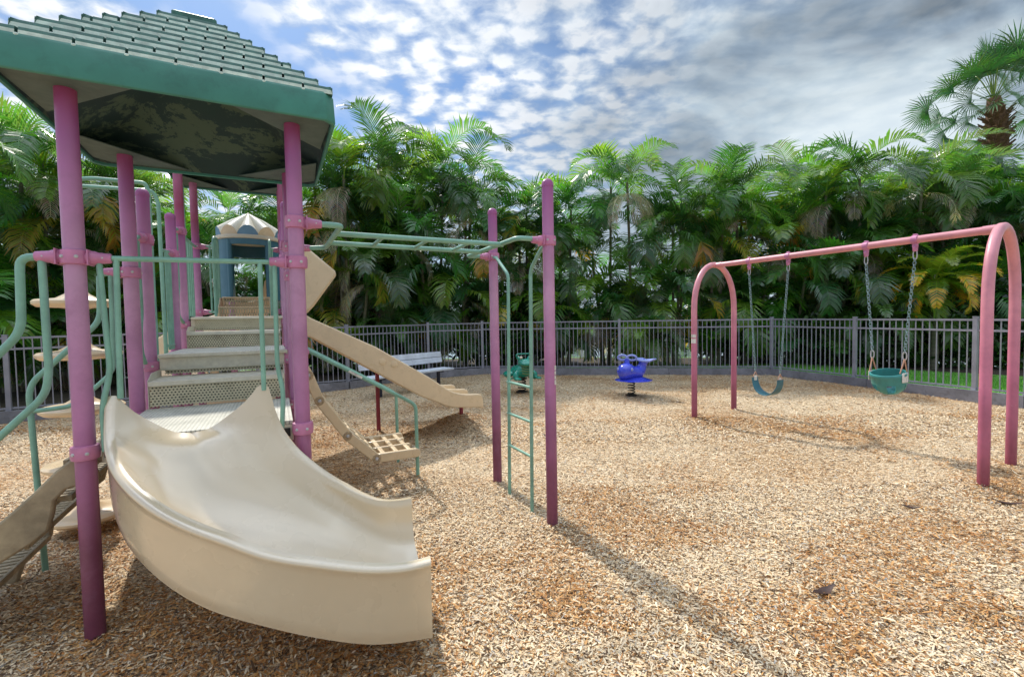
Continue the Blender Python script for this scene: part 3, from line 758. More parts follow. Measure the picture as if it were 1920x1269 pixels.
# --- straight double slide at the right
def double_slide():
    top = [(1.05, 1.86), (1.20, 1.775), (1.29, 1.71), (2.06, 1.32), (2.76, .875), (3.0, .70), (3.10, .645), (3.22, .605), (3.34, .59), (3.48, .585), (3.535, .565), (3.55, .52)]
    bot = [(3.56, .40), (3.545, .36), (3.50, .385), (3.30, .40), (3.10, .42), (2.98, .46), (2.62, .63), (2.05, .985), (1.30, 1.46), (1.05, 1.56)]
    o = None
    for b in (3.05, 3.62, 4.19):
        mb = MB(); mb.prism([(a, b, z) for a, z in top + bot], (0, .055, 0))
        w = mb.build('double_slide' if o is None else 'slide_wall', M['tan'], o or PS, bevel=.018, smooth=60)
        w.modifiers['bevel'].segments = 3
        if o is None: o = w
    fl = [(1.05, 1.66), (1.3, 1.56), (2.05, 1.10), (2.62, .745), (2.92, .575), (3.08, .50), (3.22, .475), (3.52, .465)]
    for b0, b1 in ((3.10, 3.625), (3.67, 4.195)):
        mb = MB(); mb.loft([[Vector((a, b0, z+.03)), Vector((a, b0+.08, z)), Vector((a, b1-.08, z)), Vector((a, b1, z+.03)), Vector((a, b1, z-.03)), Vector((a, b0, z-.03))] for a, z in fl], True, True)
        mb.build('slide_bed', M['tan_slide'], o)
    # moulded seam bosses on the near wall
    mb = MB()
    for a, z in ((2.13, 1.13), (2.28, 1.085)): mb.lathe([(.045, 0), (.045, .006), (.036, .009), (.001, .009)], (a, 3.05, z), 20, axis=(0, -1, 0))
    mb.box((2.145, 3.049, 1.02), (.006, .004, .16))
    mb.build('seam_boss', M['tan'], o)
    # high side panels of the entrance hood
    for b in (3.05, 4.19):
        mb = MB(); mb.prism([(1.05, b, 1.75), (1.06, b, 2.64), (1.24, b, 2.60), (1.585, b, 2.30), (1.60, b, 2.24), (1.33, b, 1.86), (1.24, b, 1.76)], (0, .06, 0)); mb.build('hood_panel', M['tan'], o, bevel=.03, smooth=60)
    mb = MB(); mb.tube([(1.15, 3.08, 2.45), (1.15, 4.2, 2.45)], .03, 14); mb.build('hood_bar', M['tan'], o)
    for a, b, z in ((3.50, 3.83, .42), (2.23, 3.98, .95)):
        mb = MB(); mb.tube([(a, b, -.2), (a, b, z)], .030, 16); mb.beam((a, b, z-.03), (a+.12, b-.2, z-.055), .04, .03); mb.build('slide_support', M['maroon'], o)
double_slide()

# --- lattice climber at the right with its rails
def lattice_climber():
    pts = [(1.06, 1.40), (1.15, 1.22), (1.235, .98), (1.47, .625), (1.73, .37), (2.12, .37)]
    bL = (1.46, 1.70, 1.96, 2.20)
    o = None
    segs = list(zip(pts[:-1], pts[1:]))
    for i, (p, q) in enumerate(segs[1:] if False else segs):
        mb = MB()
        P = Vector((p[0], 0, p[1])); Q = Vector((q[0], 0, q[1])); d = (Q-P).normalized(); nrm = Vector((-d.z, 0, d.x))
        if nrm.z < 0 and i < 3: pass
        h = .085
        for k, b in enumerate(bL):
            edge = k in (0, 3); w = .05 if edge else .04; hh = h if edge else .06
            mb.beam(P + Vector((0, b, -hh*.5)), Q + Vector((0, b, -hh*.5)), w, hh)
            if edge:
                for e in (P, Q): mb.lathe([(.044, -w/2-.003), (.044, w/2+.003)], e + Vector((0, b, -h*.5)), 18, axis=(0, 1, 0))
        L = (Q-P).length; nr = max(2, round(L/.13))
        for j in range(nr):
            c = P + d*(L*(j+.55)/nr); mb.beam(c + Vector((0, bL[0], -.03)), c + Vector((0, bL[3], -.03)), .045, .05)
        w_ = mb.build('lattice_climber' if o is None else 'lattice_section', M['tan'], o or PS, bevel=.008)
        if o is None: o = w_
        m2 = MB(); bolt(m2, P + Vector((0, bL[0]-.029, -h*.5)), (0, -1, 0), .017, 0); m2.build('hinge_bolt', M['metal'], o)
    for b in (1.475, 2.34):
        pipe('climber_rail', [(1.06, b, 1.42), (1.15, b, 1.405), (1.44, b, 1.23), (2.05, b, .862), (2.135, b, .80), (2.14, b, -.15)], .0175, .06)
    mb = MB(); mb.beam((1.50, 1.458, 1.192), (1.62, 1.458, 1.118), .003, .022); mb.build('sticker', M['sticker'], o)
lattice_climber()

# --- monkey bars and ladder
z = 2.255
pipe('bar_bracket', [(S1+.13, 0, 2.262), (1.295, 0, 2.262), (1.285, bD-.08, 2.262), (S1+.13, bD, 2.262)], .0185, .05)
pipe('bar_bracket', [(2.814-.13, -.02, 2.262), (2.545, -.01, 2.262), (2.565, 1.06, 2.262), (2.85-.13, 1.085, 2.275)], .0185, .05)
for b0, b1 in ((.25, .265), (.66, .70)): pipe('overhead_rail', [(1.285, b0, z), (2.56, b1, z)], .0185)
for a in (1.61, 1.945, 2.28):
    pipe('rung', [(a, .25, z), (a, .68, z)], .0135)
pipe('ladder_rail', [(2.812, .03, 2.225), (2.812, .10, 2.20), (2.812, .265, 2.06), (2.812, .31, -.15)], .0155, .05)
pipe('ladder_rail', [(2.835, 1.03, 2.26), (2.83, .97, 2.25), (2.82, .70, 2.06), (2.82, .757, -.15)], .0155, .05)
for zz in (1.07, .775, .475): pipe('rung', [(2.818, .75, zz), (2.812, .30, zz)], .0125)

# --- tower hood with the fluted cone roof and the spiral slide behind
def tower():
    c = Vector((.585, 4.98, 0)); r = .42; o = None
    def arc(a0, a1, z0, z1, rr, t=.03, n=14):
        mb = MB(); R1 = []
        for z in (z0, z1):
            pass
        rings = []
        for k in range(n+1):
            a = a0 + (a1-a0)*k/n; u = Vector((math.cos(a), math.sin(a), 0))
            rings.append([c+u*rr+Vector((0,0,z0)), c+u*rr+Vector((0,0,z1)), c+u*(rr-t)+Vector((0,0,z1)), c+u*(rr-t)+Vector((0,0,z0))])
        mb.loft(rings, True, True); return mb
    # front is -b: opening of about 60 degrees, and one at the back-left
    o = arc(R(-54), R(50), 2.0, 2.90, r).build('tower_hood', M['hood_blue'], PS, bevel=.006)
    arc(R(130), R(234), 2.0, 2.90, r).build('hood_wall', M['hood_blue'], o, bevel=.006)
    arc(R(234), R(306), 2.80, 2.90, r).build('hood_lintel', M['hood_blue'], o, bevel=.004)
    arc(R(50), R(130), 2.70, 2.90, r).build('hood_lintel', M['hood_blue'], o, bevel=.004)
    for a in (R(234), R(306), R(50), R(130)):
        u = Vector((math.cos(a), math.sin(a), 0)); mb = MB(); mb.tube([c+u*(r-.012)+Vector((0,0,2.0)), c+u*(r-.012)+Vector((0,0,2.86))], .032, 10); mb.build('hood_jamb', M['hood_blue'], o)
    mb = MB(); mb.lathe([(r-.02, 2.88), (r+.03, 2.885), (r+.038, 2.905), (r+.03, 2.935), (r-.02, 2.94)], c, 40); mb.build('hood_rim', M['cream'], o)
    # cone with 10 flutes, each ending in an arched front
    nf = 10; cone = MB(); 
    ap = c + Vector((0, 0, 3.31))
    for k in range(nf):
        a0 = R(-90) + (k-.5)*2*PI/nf; m = 10; low = []; rim = []
        for j in range(m+1):
            a = a0 + j/m*2*PI/nf; s = math.sin(PI*j/m); u = Vector((math.cos(a), math.sin(a), 0))
            low.append(c + u*(r-.005) + Vector((0, 0, 2.935))); rim.append(c + u*(r+.008) + Vector((0, 0, 2.955 + .12*s**.7)))
        tops = []
        for j in range(m+1):
            a = a0 + j/m*2*PI/nf; s = math.sin(PI*j/m); u = Vector((math.cos(a), math.sin(a), 0))
            tops.append(c + u*.03 + Vector((0, 0, 3.30 + .008*s)))
        mid = [(p*.5 + q*.5) + Vector((0, 0, .012*math.sin(PI*j/m))) for j, (p, q) in enumerate(zip(rim, tops))]
        cone.loft([rim, mid, tops], False, False, 0)
        cone.loft([low, rim], False, False, 1 if k % 2 == 0 else 2)
    cone.lathe([(.04, 3.29), (.03, 3.315), (.004, 3.325)], c, 12, 0)
    cone.build('cone_roof', [M['cream'], M['hood_pale_blue'], M['tan']], o, smooth=35)
    # spiral slide: a helical chute winding down at the left rear of the tower
    cc = Vector((.02, 5.42, 0)); rings = []; n = 40
    for i in range(n+1):
        t = i/n; a = R(-10) + t*R(330); u = Vector((math.cos(a), math.sin(a), 0)); zf = 2.0 - 1.72*t; ro, ri = .78, .16
        sec = [(ro+.02, zf-.05), (ro+.03, zf+.33), (ro, zf+.36), (ro-.03, zf+.33), (ro-.07, zf+.07), (ro-.2, zf), (ri+.2, zf), (ri+.06, zf+.06), (ri+.02, zf+.25), (ri-.01, zf+.25), (ri, zf-.05)]
        rings.append([cc + u*q + Vector((0, 0, zz)) for q, zz in sec])
    mb = MB(); mb.loft(rings, True, True); mb.build('spiral_slide', M['tan'], PS, smooth=60)
    mb = MB(); mb.tube([cc + Vector((0, 0, -.2)), cc + Vector((0, 0, 1.75))], .06, 16); mb.build('spiral_post', M['tan'], PS)
    for a, b in ((.3, 5.3), (.9, 5.3)):
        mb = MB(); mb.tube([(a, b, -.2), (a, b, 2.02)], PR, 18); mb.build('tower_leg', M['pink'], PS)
tower()

# ------------------------------------------------------------------ swing set
FLp, FRp, NLp, NRp = Vector((2.915, 7.415, 0)), Vector((3.825, 7.988, 0)), Vector((4.368, 4.265, 0)), Vector((5.212, 4.810, 0))
fm, nm = (FLp+FRp)/2, (NLp+NRp)/2
dS = (fm - nm); LS = dS.length; dS.normalize()
SW = empty('swing_set', nm, math.atan2(dS.y, dS.x), 'pink arched steel swing set frame standing on wood chips', 'swing set')
iv = Matrix.Rotation(-math.atan2(dS.y, dS.x), 4, 'Z')
def sl(p): return iv @ (Vector(p) - nm)
ZB = 2.46; rs = .0445
def arch(pl, pr, zt):
    l, r = sl(pl), sl(pr); m = (l+r)/2; pts = [l - Vector((0,0,.25)), l + Vector((0,0,zt-.75))]
    n = 16; hwv = (r-l)/2
    for k in range(1, n):
        a = PI*k/n
        k1 = max(0, math.sin(a))**.9
        pts.append(m - hwv*math.cos(a) + Vector((0, 0, zt-.75 + .75*k1)))
    pts += [r + Vector((0,0,zt-.75)), r - Vector((0,0,.25))]
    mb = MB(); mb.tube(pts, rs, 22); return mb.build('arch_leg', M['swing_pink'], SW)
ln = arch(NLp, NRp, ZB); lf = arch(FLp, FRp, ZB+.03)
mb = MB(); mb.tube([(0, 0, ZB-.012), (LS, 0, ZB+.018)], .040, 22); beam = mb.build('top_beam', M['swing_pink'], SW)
for x in (.10, LS-.10):
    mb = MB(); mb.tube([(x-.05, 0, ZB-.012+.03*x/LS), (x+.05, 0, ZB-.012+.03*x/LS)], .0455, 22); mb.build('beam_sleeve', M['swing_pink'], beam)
mb = MB()
for z0, z1 in ((1.22, 1.29), (1.31, 1.36)):
    l = sl(FLp); mb.loft([[Vector((l.x + (rs+.0012)*math.cos(a), l.y + (rs+.0012)*math.sin(a), z)) for a in np.linspace(R(60), R(170), 8)] for z in (z0, z1)], False, False)
mb.build('sticker', M['sticker'], lf)
hang = [.206*LS, .348*LS, .633*LS, .813*LS]
def bz(x): return ZB - .012 + .03*x/LS
for x in hang:
    mb = MB(); zc = bz(x)
    mb.tube([(x-.03, 0, zc), (x+.03, 0, zc)], .048, 20); mb.box((x, 0, zc-.058), (.05, .03, .05)); mb.box((x, 0, zc+.052), (.04, .025, .02))
    mb.tube([(x, -.03, zc-.085), (x, .03, zc-.085)], .016, 12); mb.lathe([(.018, -.13), (.024, -.12), (.024, -.09), (.014, -.08)], (x, 0, zc), 14)
    mb.build('swing_hanger', M['clamp'], SW, bevel=.004)

def link_mesh(mb, p, d, side, L=.044, W=.014, r=.0037):
    d = d.normalized(); side = (side - d*side.dot(d)).normalized(); pts = []
    for k in range(12):
        a = 2*PI*k/12; x = math.cos(a)*L*.5; y = math.sin(a)*W
        pts.append(p + d*(x*.78 + math.copysign(L*.11, x) if abs(x) > 1e-6 else 0) + side*y)
    pts.append(pts[0]); pts.append(pts[1]); mb.tube(pts[:13], r, 6, cap=False)
def chain(p, q, parent, name='chain'):
    p, q = Vector(p), Vector(q); d = q-p; L = d.length; n = int(L/.034); mb = MB(); s1 = Vector((1, 0, 0)); s2 = Vector((0, 1, 0))
    sag = 0
    for i in range(n):
        t = (i+.5)/n; link_mesh(mb, p + d*t, d, s1 if i % 2 else s2)
    return mb.build(name, M['chain'], parent, smooth=60)
def big_link(p, q, parent, mat='metal'):
    p, q = Vector(p), Vector(q); mb = MB(); link_mesh(mb, (p+q)/2, q-p, Vector((1, 0, 0)), (q-p).length*1.05, .019, .0055); return mb.build('shackle', M[mat], parent)

def belt_swing():
    x0, x1 = hang[2], hang[3]; xm = (x0+x1)/2; base = SW.matrix_basis @ Vector((xm, 0, 0))
    t = empty('belt_swing', base, SW.rotation_euler.z, 'blue green rubber belt swing hanging in a U from two chains at the far end', 'swing', 'swings on the pink frame')
    hw = (x1-x0)/2; zc = bz(xm) - .14
    e0, e1 = Vector((-.20, 0, .80)), Vector((.20, 0, .80))
    for s, e in ((-1, e0), (1, e1)):
        tp = Vector((s*hw, 0, zc)); big_link(tp + Vector((0, 0, .02)), tp - Vector((0, 0, .07)), t)
        chain(tp - Vector((0, 0, .06)), e, t)
        mb = MB(); mb.tube(fillet([e + Vector((0, 0, .0)), e + Vector((0, -.05, -.085)), e + Vector((0, .05, -.085)), e], .02), .006, 8); mb.build('seat_ring', M['rust'], t)
    n = 22; rings = []
    for k in range(n+1):
        a = PI*(k/n); x = -.205*math.cos(a); zz = .715 - .245*math.sin(a)**.85
        w = .075 - .012*math.cos(2*a); tx, tz = .205*math.sin(a), -.245*math.cos(a); l = math.hypot(tx, tz) or 1; nx, nz = -tz/l*.006, tx/l*.006
        rings.append([Vector((x+nx, -w, zz+nz)), Vector((x+nx, w, zz+nz)), Vector((x-nx, w, zz-nz)), Vector((x-nx, -w, zz-nz))])
    mb = MB(); mb.loft(rings, True, True); mb.build('seat', M['belt'], t, bevel=.003, smooth=50)
    for s in (-1, 1):
        mb = MB(); mb.box((s*.198, 0, .70), (.012, .06, .07)); mb.build('seat_plate', M['sticker'], t, bevel=.003)
belt_swing()
def bucket_swing():
    x0, x1 = hang[0], hang[1]; xm = (x0+x1)/2; base = SW.matrix_basis @ Vector((xm, 0, 0))
    t = empty('bucket_swing', base, SW.rotation_euler.z, 'teal toddler bucket swing with leg holes hanging from two chains', 'swing', 'swings on the pink frame')
    hw = (x1-x0)/2; zc = bz(xm) - .14; zr = .955
    for s in (-1, 1):
        tp = Vector((s*hw, 0, zc)); e = Vector((s*.165, 0, 1.19))
        big_link(tp + Vector((0, 0, .02)), tp - Vector((0, 0, .08)), t); chain(tp - Vector((0, 0, .07)), e, t); big_link(e + Vector((0, 0, .01)), e - Vector((0, 0, .08)), t)
        for y in (-.07, .07):
            mb = MB(); mb.tube([e - Vector((0, 0, .07)), Vector((s*.155, y, zr))], .007, 8); mb.build('triangle_hanger', M['rust'], t)
        mb = MB(); mb.box((s*.172, 0, zr-.05), (.012, .11, .11)); mb.build('hanger_plate', M['sticker'], t, bevel=.02)
    # rim band, half-bowl with four leg openings, bottom cup
    seg = 48; mb = MB(); rx, ry = .175, .155
    def ringz(f, z, th=0): return [Vector(((rx*f-th)*math.cos(2*PI*k/seg), (ry*f-th)*math.sin(2*PI*k/seg), z)) for k in range(seg)]
    band = [ringz(1, zr+.0), ringz(1.04, zr-.01), ringz(1.04, zr-.03), ringz(1.0, zr-.04), ringz(.98, zr-.125), ringz(.98, zr-.125, .012), ringz(1.0, zr-.04, .012), ringz(1, zr-.0, .012)]
    mb.loft(band + [band[0]], True, False)
    # straps between leg holes down to the cup
    prof = [(.98, zr-.12), (.94, zr-.155), (.86, zr-.19), (.70, zr-.222), (.5, zr-.24)]
    for k0 in (0, 9, 24, 33, 18, 42):
        rows = []
        for f, zz in prof:
            r_ = []
            for j in range(6):
                a = 2*PI*(k0 + j)/seg; r_.append(Vector((rx*f*math.cos(a), ry*f*math.sin(a), zz)))
            for j in range(5, -1, -1):
                a = 2*PI*(k0 + j)/seg; r_.append(Vector(((rx*f-.012)*math.cos(a), (ry*f-.012)*math.sin(a), zz+.008)))
            rows.append(r_)
        mb.loft(rows, True, True)
    mb.loft([ringz(.62, zr-.232), ringz(.5, zr-.25), ringz(.3, zr-.258), ringz(.05, zr-.26), ringz(.05, zr-.245), ringz(.5, zr-.235), ringz(.62, zr-.225), ringz(.62, zr-.232)], True, False)
    o = mb.build('bucket_seat', M['teal'], t, smooth=40)
    o.data.transform(Matrix.Translation((0, 0, -zr))); o.location = (0, 0, zr); o.rotation_euler = (R(-13), 0, 0)
bucket_swing()

# ------------------------------------------------------------------ spring riders
def spring(t, z0, z1, r=.062, turns=5):
    pts = [Vector((r*math.cos(2*PI*turns*k/90), r*math.sin(2*PI*turns*k/90), z0 + (z1-z0)*k/90)) for k in range(91)]
    mb = MB(); mb.tube(pts, .011, 8); mb.lathe([(.085, z1-.005), (.09, z1+.012), (.05, z1+.02)], (0, 0, 0), 18); mb.lathe([(.1, z0-.03), (.1, z0+.004), (.03, z0+.008)], (0, 0, 0), 18)
    mb.build('coil_spring', M['spring'], t)
def blob(name, balls, mat, parent, res=.014, th=.6):
    """one continuous skin grown over overlapping ellipsoids (x,y,z, rx,ry,rz[, tilt about y])"""
    mbd = bpy.data.metaballs.new(name + '_field'); mbd.resolution = res; mbd.render_resolution = res; mbd.threshold = th
    for e in balls:
        el = mbd.elements.new(type='ELLIPSOID'); el.co = e[:3]; el.size_x, el.size_y, el.size_z = [k*1.0 for k in e[3:6]]; el.radius = 1.35; el.stiffness = 2.0
        if len(e) > 6:
            from mathutils import Euler
            el.rotation = Euler(e[6]).to_quaternion()
    ob = bpy.data.objects.new(name + '_field', mbd); link(ob); bpy.context.view_layer.update()
    dg = bpy.context.evaluated_depsgraph_get(); me = bpy.data.meshes.new_from_object(ob.evaluated_get(dg))
    bpy.data.objects.remove(ob); bpy.data.metaballs.remove(mbd)
    me.materials.clear(); me.materials.append(mat); me.name = name
    me.polygons.foreach_set('use_smooth', [True]*len(me.polygons))
    o = bpy.data.objects.new(name, me); link(o); o.parent = parent; return o
def frog():
    t = empty('frog_rider', (.2, 10.1, gh(.2, 10.1)), R(24), 'green frog shaped spring rider by the back fence, seen through the ladder', 'spring rider', 'spring riders')
    t.scale = (1.32, 1.25, 1.06)
    spring(t, .02, .28)
    blob('body', [(0, .06, .44, .21, .27, .16), (0, -.10, .47, .17, .14, .17), (0, -.14, .64, .155, .14, .085), (0, -.22, .60, .12, .09, .05),
                  (-.2, .14, .37, .085, .16, .085), (.2, .14, .37, .085, .16, .085), (-.17, -.14, .36, .06, .08, .11), (.17, -.14, .36, .06, .08, .11),
                  (-.18, -.26, .32, .07, .09, .03), (.18, -.26, .32, .07, .09, .03), (-.09, -.12, .72, .05, .05, .05), (.09, -.12, .72, .05, .05, .05)], M['frog'], t)
    mb = MB()
    for k in range(4):
        zz = .56 - k*.05; mb.tube([(-.10, -.215 - .01*k, zz+.02), (-.05, -.255 - .008*k, zz), (.05, -.255 - .008*k, zz), (.10, -.215 - .01*k, zz+.02)], .014, 8)
    mb.build('belly_ridge', M['frog_belly'], t)
    for s in (-1, 1):
        mb = MB(); mb.ball((s*.085, -.175, .735), .026); mb.build('eye', M['cream'], t)
    mb = MB(); mb.tube(fillet([(-.10, -.06, .70), (-.13, -.07, .80), (.13, -.07, .80), (.10, -.06, .70)], .06), .014, 10); mb.build('handle', M['frog'], t)
    for s in (-1, 1):
        mb = MB(); mb.lathe([(.05, 0), (.055, .01), (.05, .02)], (s*.24, -.06, .30), 14); mb.beam((s*.1, -.05, .31), (s*.24, -.06, .31), .05, .02); mb.build('foot_peg', M['frog'], t, bevel=.004)
frog()
def blue_rider():
    t = empty('whale_rider', (2.44, 9.5, gh(2.44, 9.5)), R(-28), 'blue whale shaped spring rider with raised tail, midway along the back fence', 'spring rider', 'spring riders')
    t.scale = (1.08, 1.08, 1.04)
    spring(t, .02, .29)
    b = blob('body', [(-.07, -.10, .49, .225, .25, .215), (.10, .08, .46, .16, .2, .15), (.17, .16, .57, .10, .11, .15), (.20, .18, .66, .09, .12, .08)], M['blue'], t)
    mb = MB()   # fluke: a broad flattened tail pointing right
    mb.prism([(.10, .02, .73), (.02, .18, .745), (.14, .34, .745), (.26, .27, .70), (.44, .20, .745), (.40, .10, .745), (.28, .09, .69)], (0, 0, -.045))
    mb.build('tail', M['blue_pale'], t, bevel=.02, sub=1, smooth=60)
    mb = MB(); mb.lathe([(.10, .295), (.31, .30), (.35, .312), (.31, .328), (.18, .372), (.08, .385)], (0.03, .03, 0), 36); mb.build('foot_rest', M['blue'], t)
    for s in (-1, 1):
        mb = MB(); pts = [Vector((-.07 + s*.09 + .085*math.cos(a), -.03, .755 + .048*math.sin(a))) for a in np.linspace(0, 2*PI, 17)]
        mb.tube(pts, .022, 10, cap=False); mb.build('handle', M['blue_pale'], t)
    mb = MB(); mb.tube([(-.07, -.04, .60), (-.07, -.03, .73)], [.06, .045], 14); mb.build('neck', M['blue'], t)
    for s in (-1, 1):
        mb = MB(); mb.ball((-.06 + s*.13, -.23, .545), (.024, .014, .03)); mb.build('eye', M['blue_pale'], t)
blue_rider()

# ------------------------------------------------------------------ bench
def bench():
    p0, p1 = Vector((-3.28, 9.95, 0)), Vector((-1.78, 11.85, 0)); d = (p1-p0); L = d.length; d.normalize()
    t = empty('park_bench', p0, math.atan2(d.y, d.x), 'long grey plank bench on dark legs in front of the left fence', 'bench')
    for y in (.06, .20, .34):
        mb = MB(); mb.box((L/2, y-.4, .45), (L, .128, .045)); mb.build('seat', M['bench'], t, bevel=.008)
    for zz, y in ((.66, .055), (.80, .085)):
        mb = MB(); mb.box((L/2, y, zz), (L, .04, .132), Matrix.Rotation(R(-12), 3, 'X')); mb.build('backrest', M['bench'], t, bevel=.008)
    for x in (.35, L-.35):
        mb = MB(); mb.box((x, -.2, .2), (.065, .065, .46)); mb.box((x, -.18, .41), (.05, .40, .035)); mb.tube(fillet([(x, -.0, .41), (x, .07, .5), (x, .125, .86)], .05), .02, 10); mb.build('leg', M['bench_leg'], t, bevel=.004)
bench()

# ------------------------------------------------------------------ fence
def fence_run(p, q, label, posts, end=True, slope=(1.53, 1.53)):
    p, q = Vector((*p, 0)), Vector((*q, 0)); d = q-p; L = d.length; d.normalize()
    t = empty('metal_fence', p, math.atan2(d.y, d.x), label, 'fence', 'grey picket fence runs')
    xs_ = sorted(posts)
    def zt(x): return slope[0] + (slope[1]-slope[0])*x/L
    for x in xs_:
        mb = MB(); mb.box((x, 0, (zt(x)+.03)/2), (.07, .07, zt(x)+.03)); mb.prism([(x-.04, -.04, zt(x)+.03), (x+.04, -.04, zt(x)+.03), (x+.04, .04, zt(x)+.03), (x-.04, .04, zt(x)+.03)], (0, 0, .012)); mb.box((x, -.038, .2), (.075, .02, .05))
        mb.build('post', M['fence'], t, bevel=.004)
    ends = xs_ if xs_[0] < .01 else [0] + xs_
    if L - ends[-1] > .05: ends = ends + [L]
    for a, b in zip(ends, ends[1:]):
        mb = MB(); g = .036
        for zz in (0, -.195): mb.beam((a+g, 0, zt(a)-.02+zz), (b-g, 0, zt(b)-.02+zz), .032, .036)
        mb.beam((a+g, 0, .235), (b-g, 0, .235), .032, .03)
        n = max(2, round((b-a)/.118))
        for k in range(1, n):
            x = a + (b-a)*k/n; mb.box((x, 0, (.2+zt(x))/2-.008), (.016, .016, zt(x)-.235))
        mb.build('picket_panel', M['fence'], t)
    n = max(1, round(L/2.6))
    for k in range(n):
        x0, x1 = L*k/n, L*(k+1)/n; mb = MB(); mb.box(((x0+x1)/2, -.065, .085), (x1-x0-.006, .05, .23)); 
        for xx in (x0+.06, x1-.06): mb.lathe([(.012, 0), (.012, .006), (.002, .009)], (xx, -.09, .1), 10, axis=(0, -1, 0))
        mb.build('border_board', M['board'], t, bevel=.006)
    return t
def span(p, q, sp, first=0.0):
    L = (Vector(q)-Vector(p)).length; n = max(1, round(L/sp)); return [L*k/n for k in range(n)]
V = FENCE
fence_run(V[0], V[1], 'grey picket fence running past the left edge beside the stepped climber', span(V[0], V[1], 2.0), slope=(1.5, 1.5))
fence_run(V[1], V[2], 'grey picket fence behind the curved slide at the left', span(V[1], V[2], 2.05), slope=(1.5, 1.55))
fence_run(V[2], V[3], 'short grey fence length right behind the park bench', span(V[2], V[3], 2.6), slope=(1.56, 1.56))
fence_run(V[3], V[4], 'short grey fence length between the bench and the ladder', span(V[3], V[4], 1.7), slope=(1.57, 1.57))
L_ = (Vector(V[5])-Vector(V[4])).length
fence_run(V[4], V[5], 'long straight grey picket fence behind the two spring riders', [L_*k/4 for k in range(4)], slope=(1.58, 1.55))
L_ = (Vector(V[6])-Vector(V[5])).length
fence_run(V[5], V[6], 'grey picket fence on the lawn side behind the toddler swing', [0, 2.23, 4.40], slope=(1.55, 1.505))
fence_run(V[6], V[7], 'nearest grey picket fence length past the right swing legs', span(V[6], V[7], 2.0), slope=(1.505, 1.45))

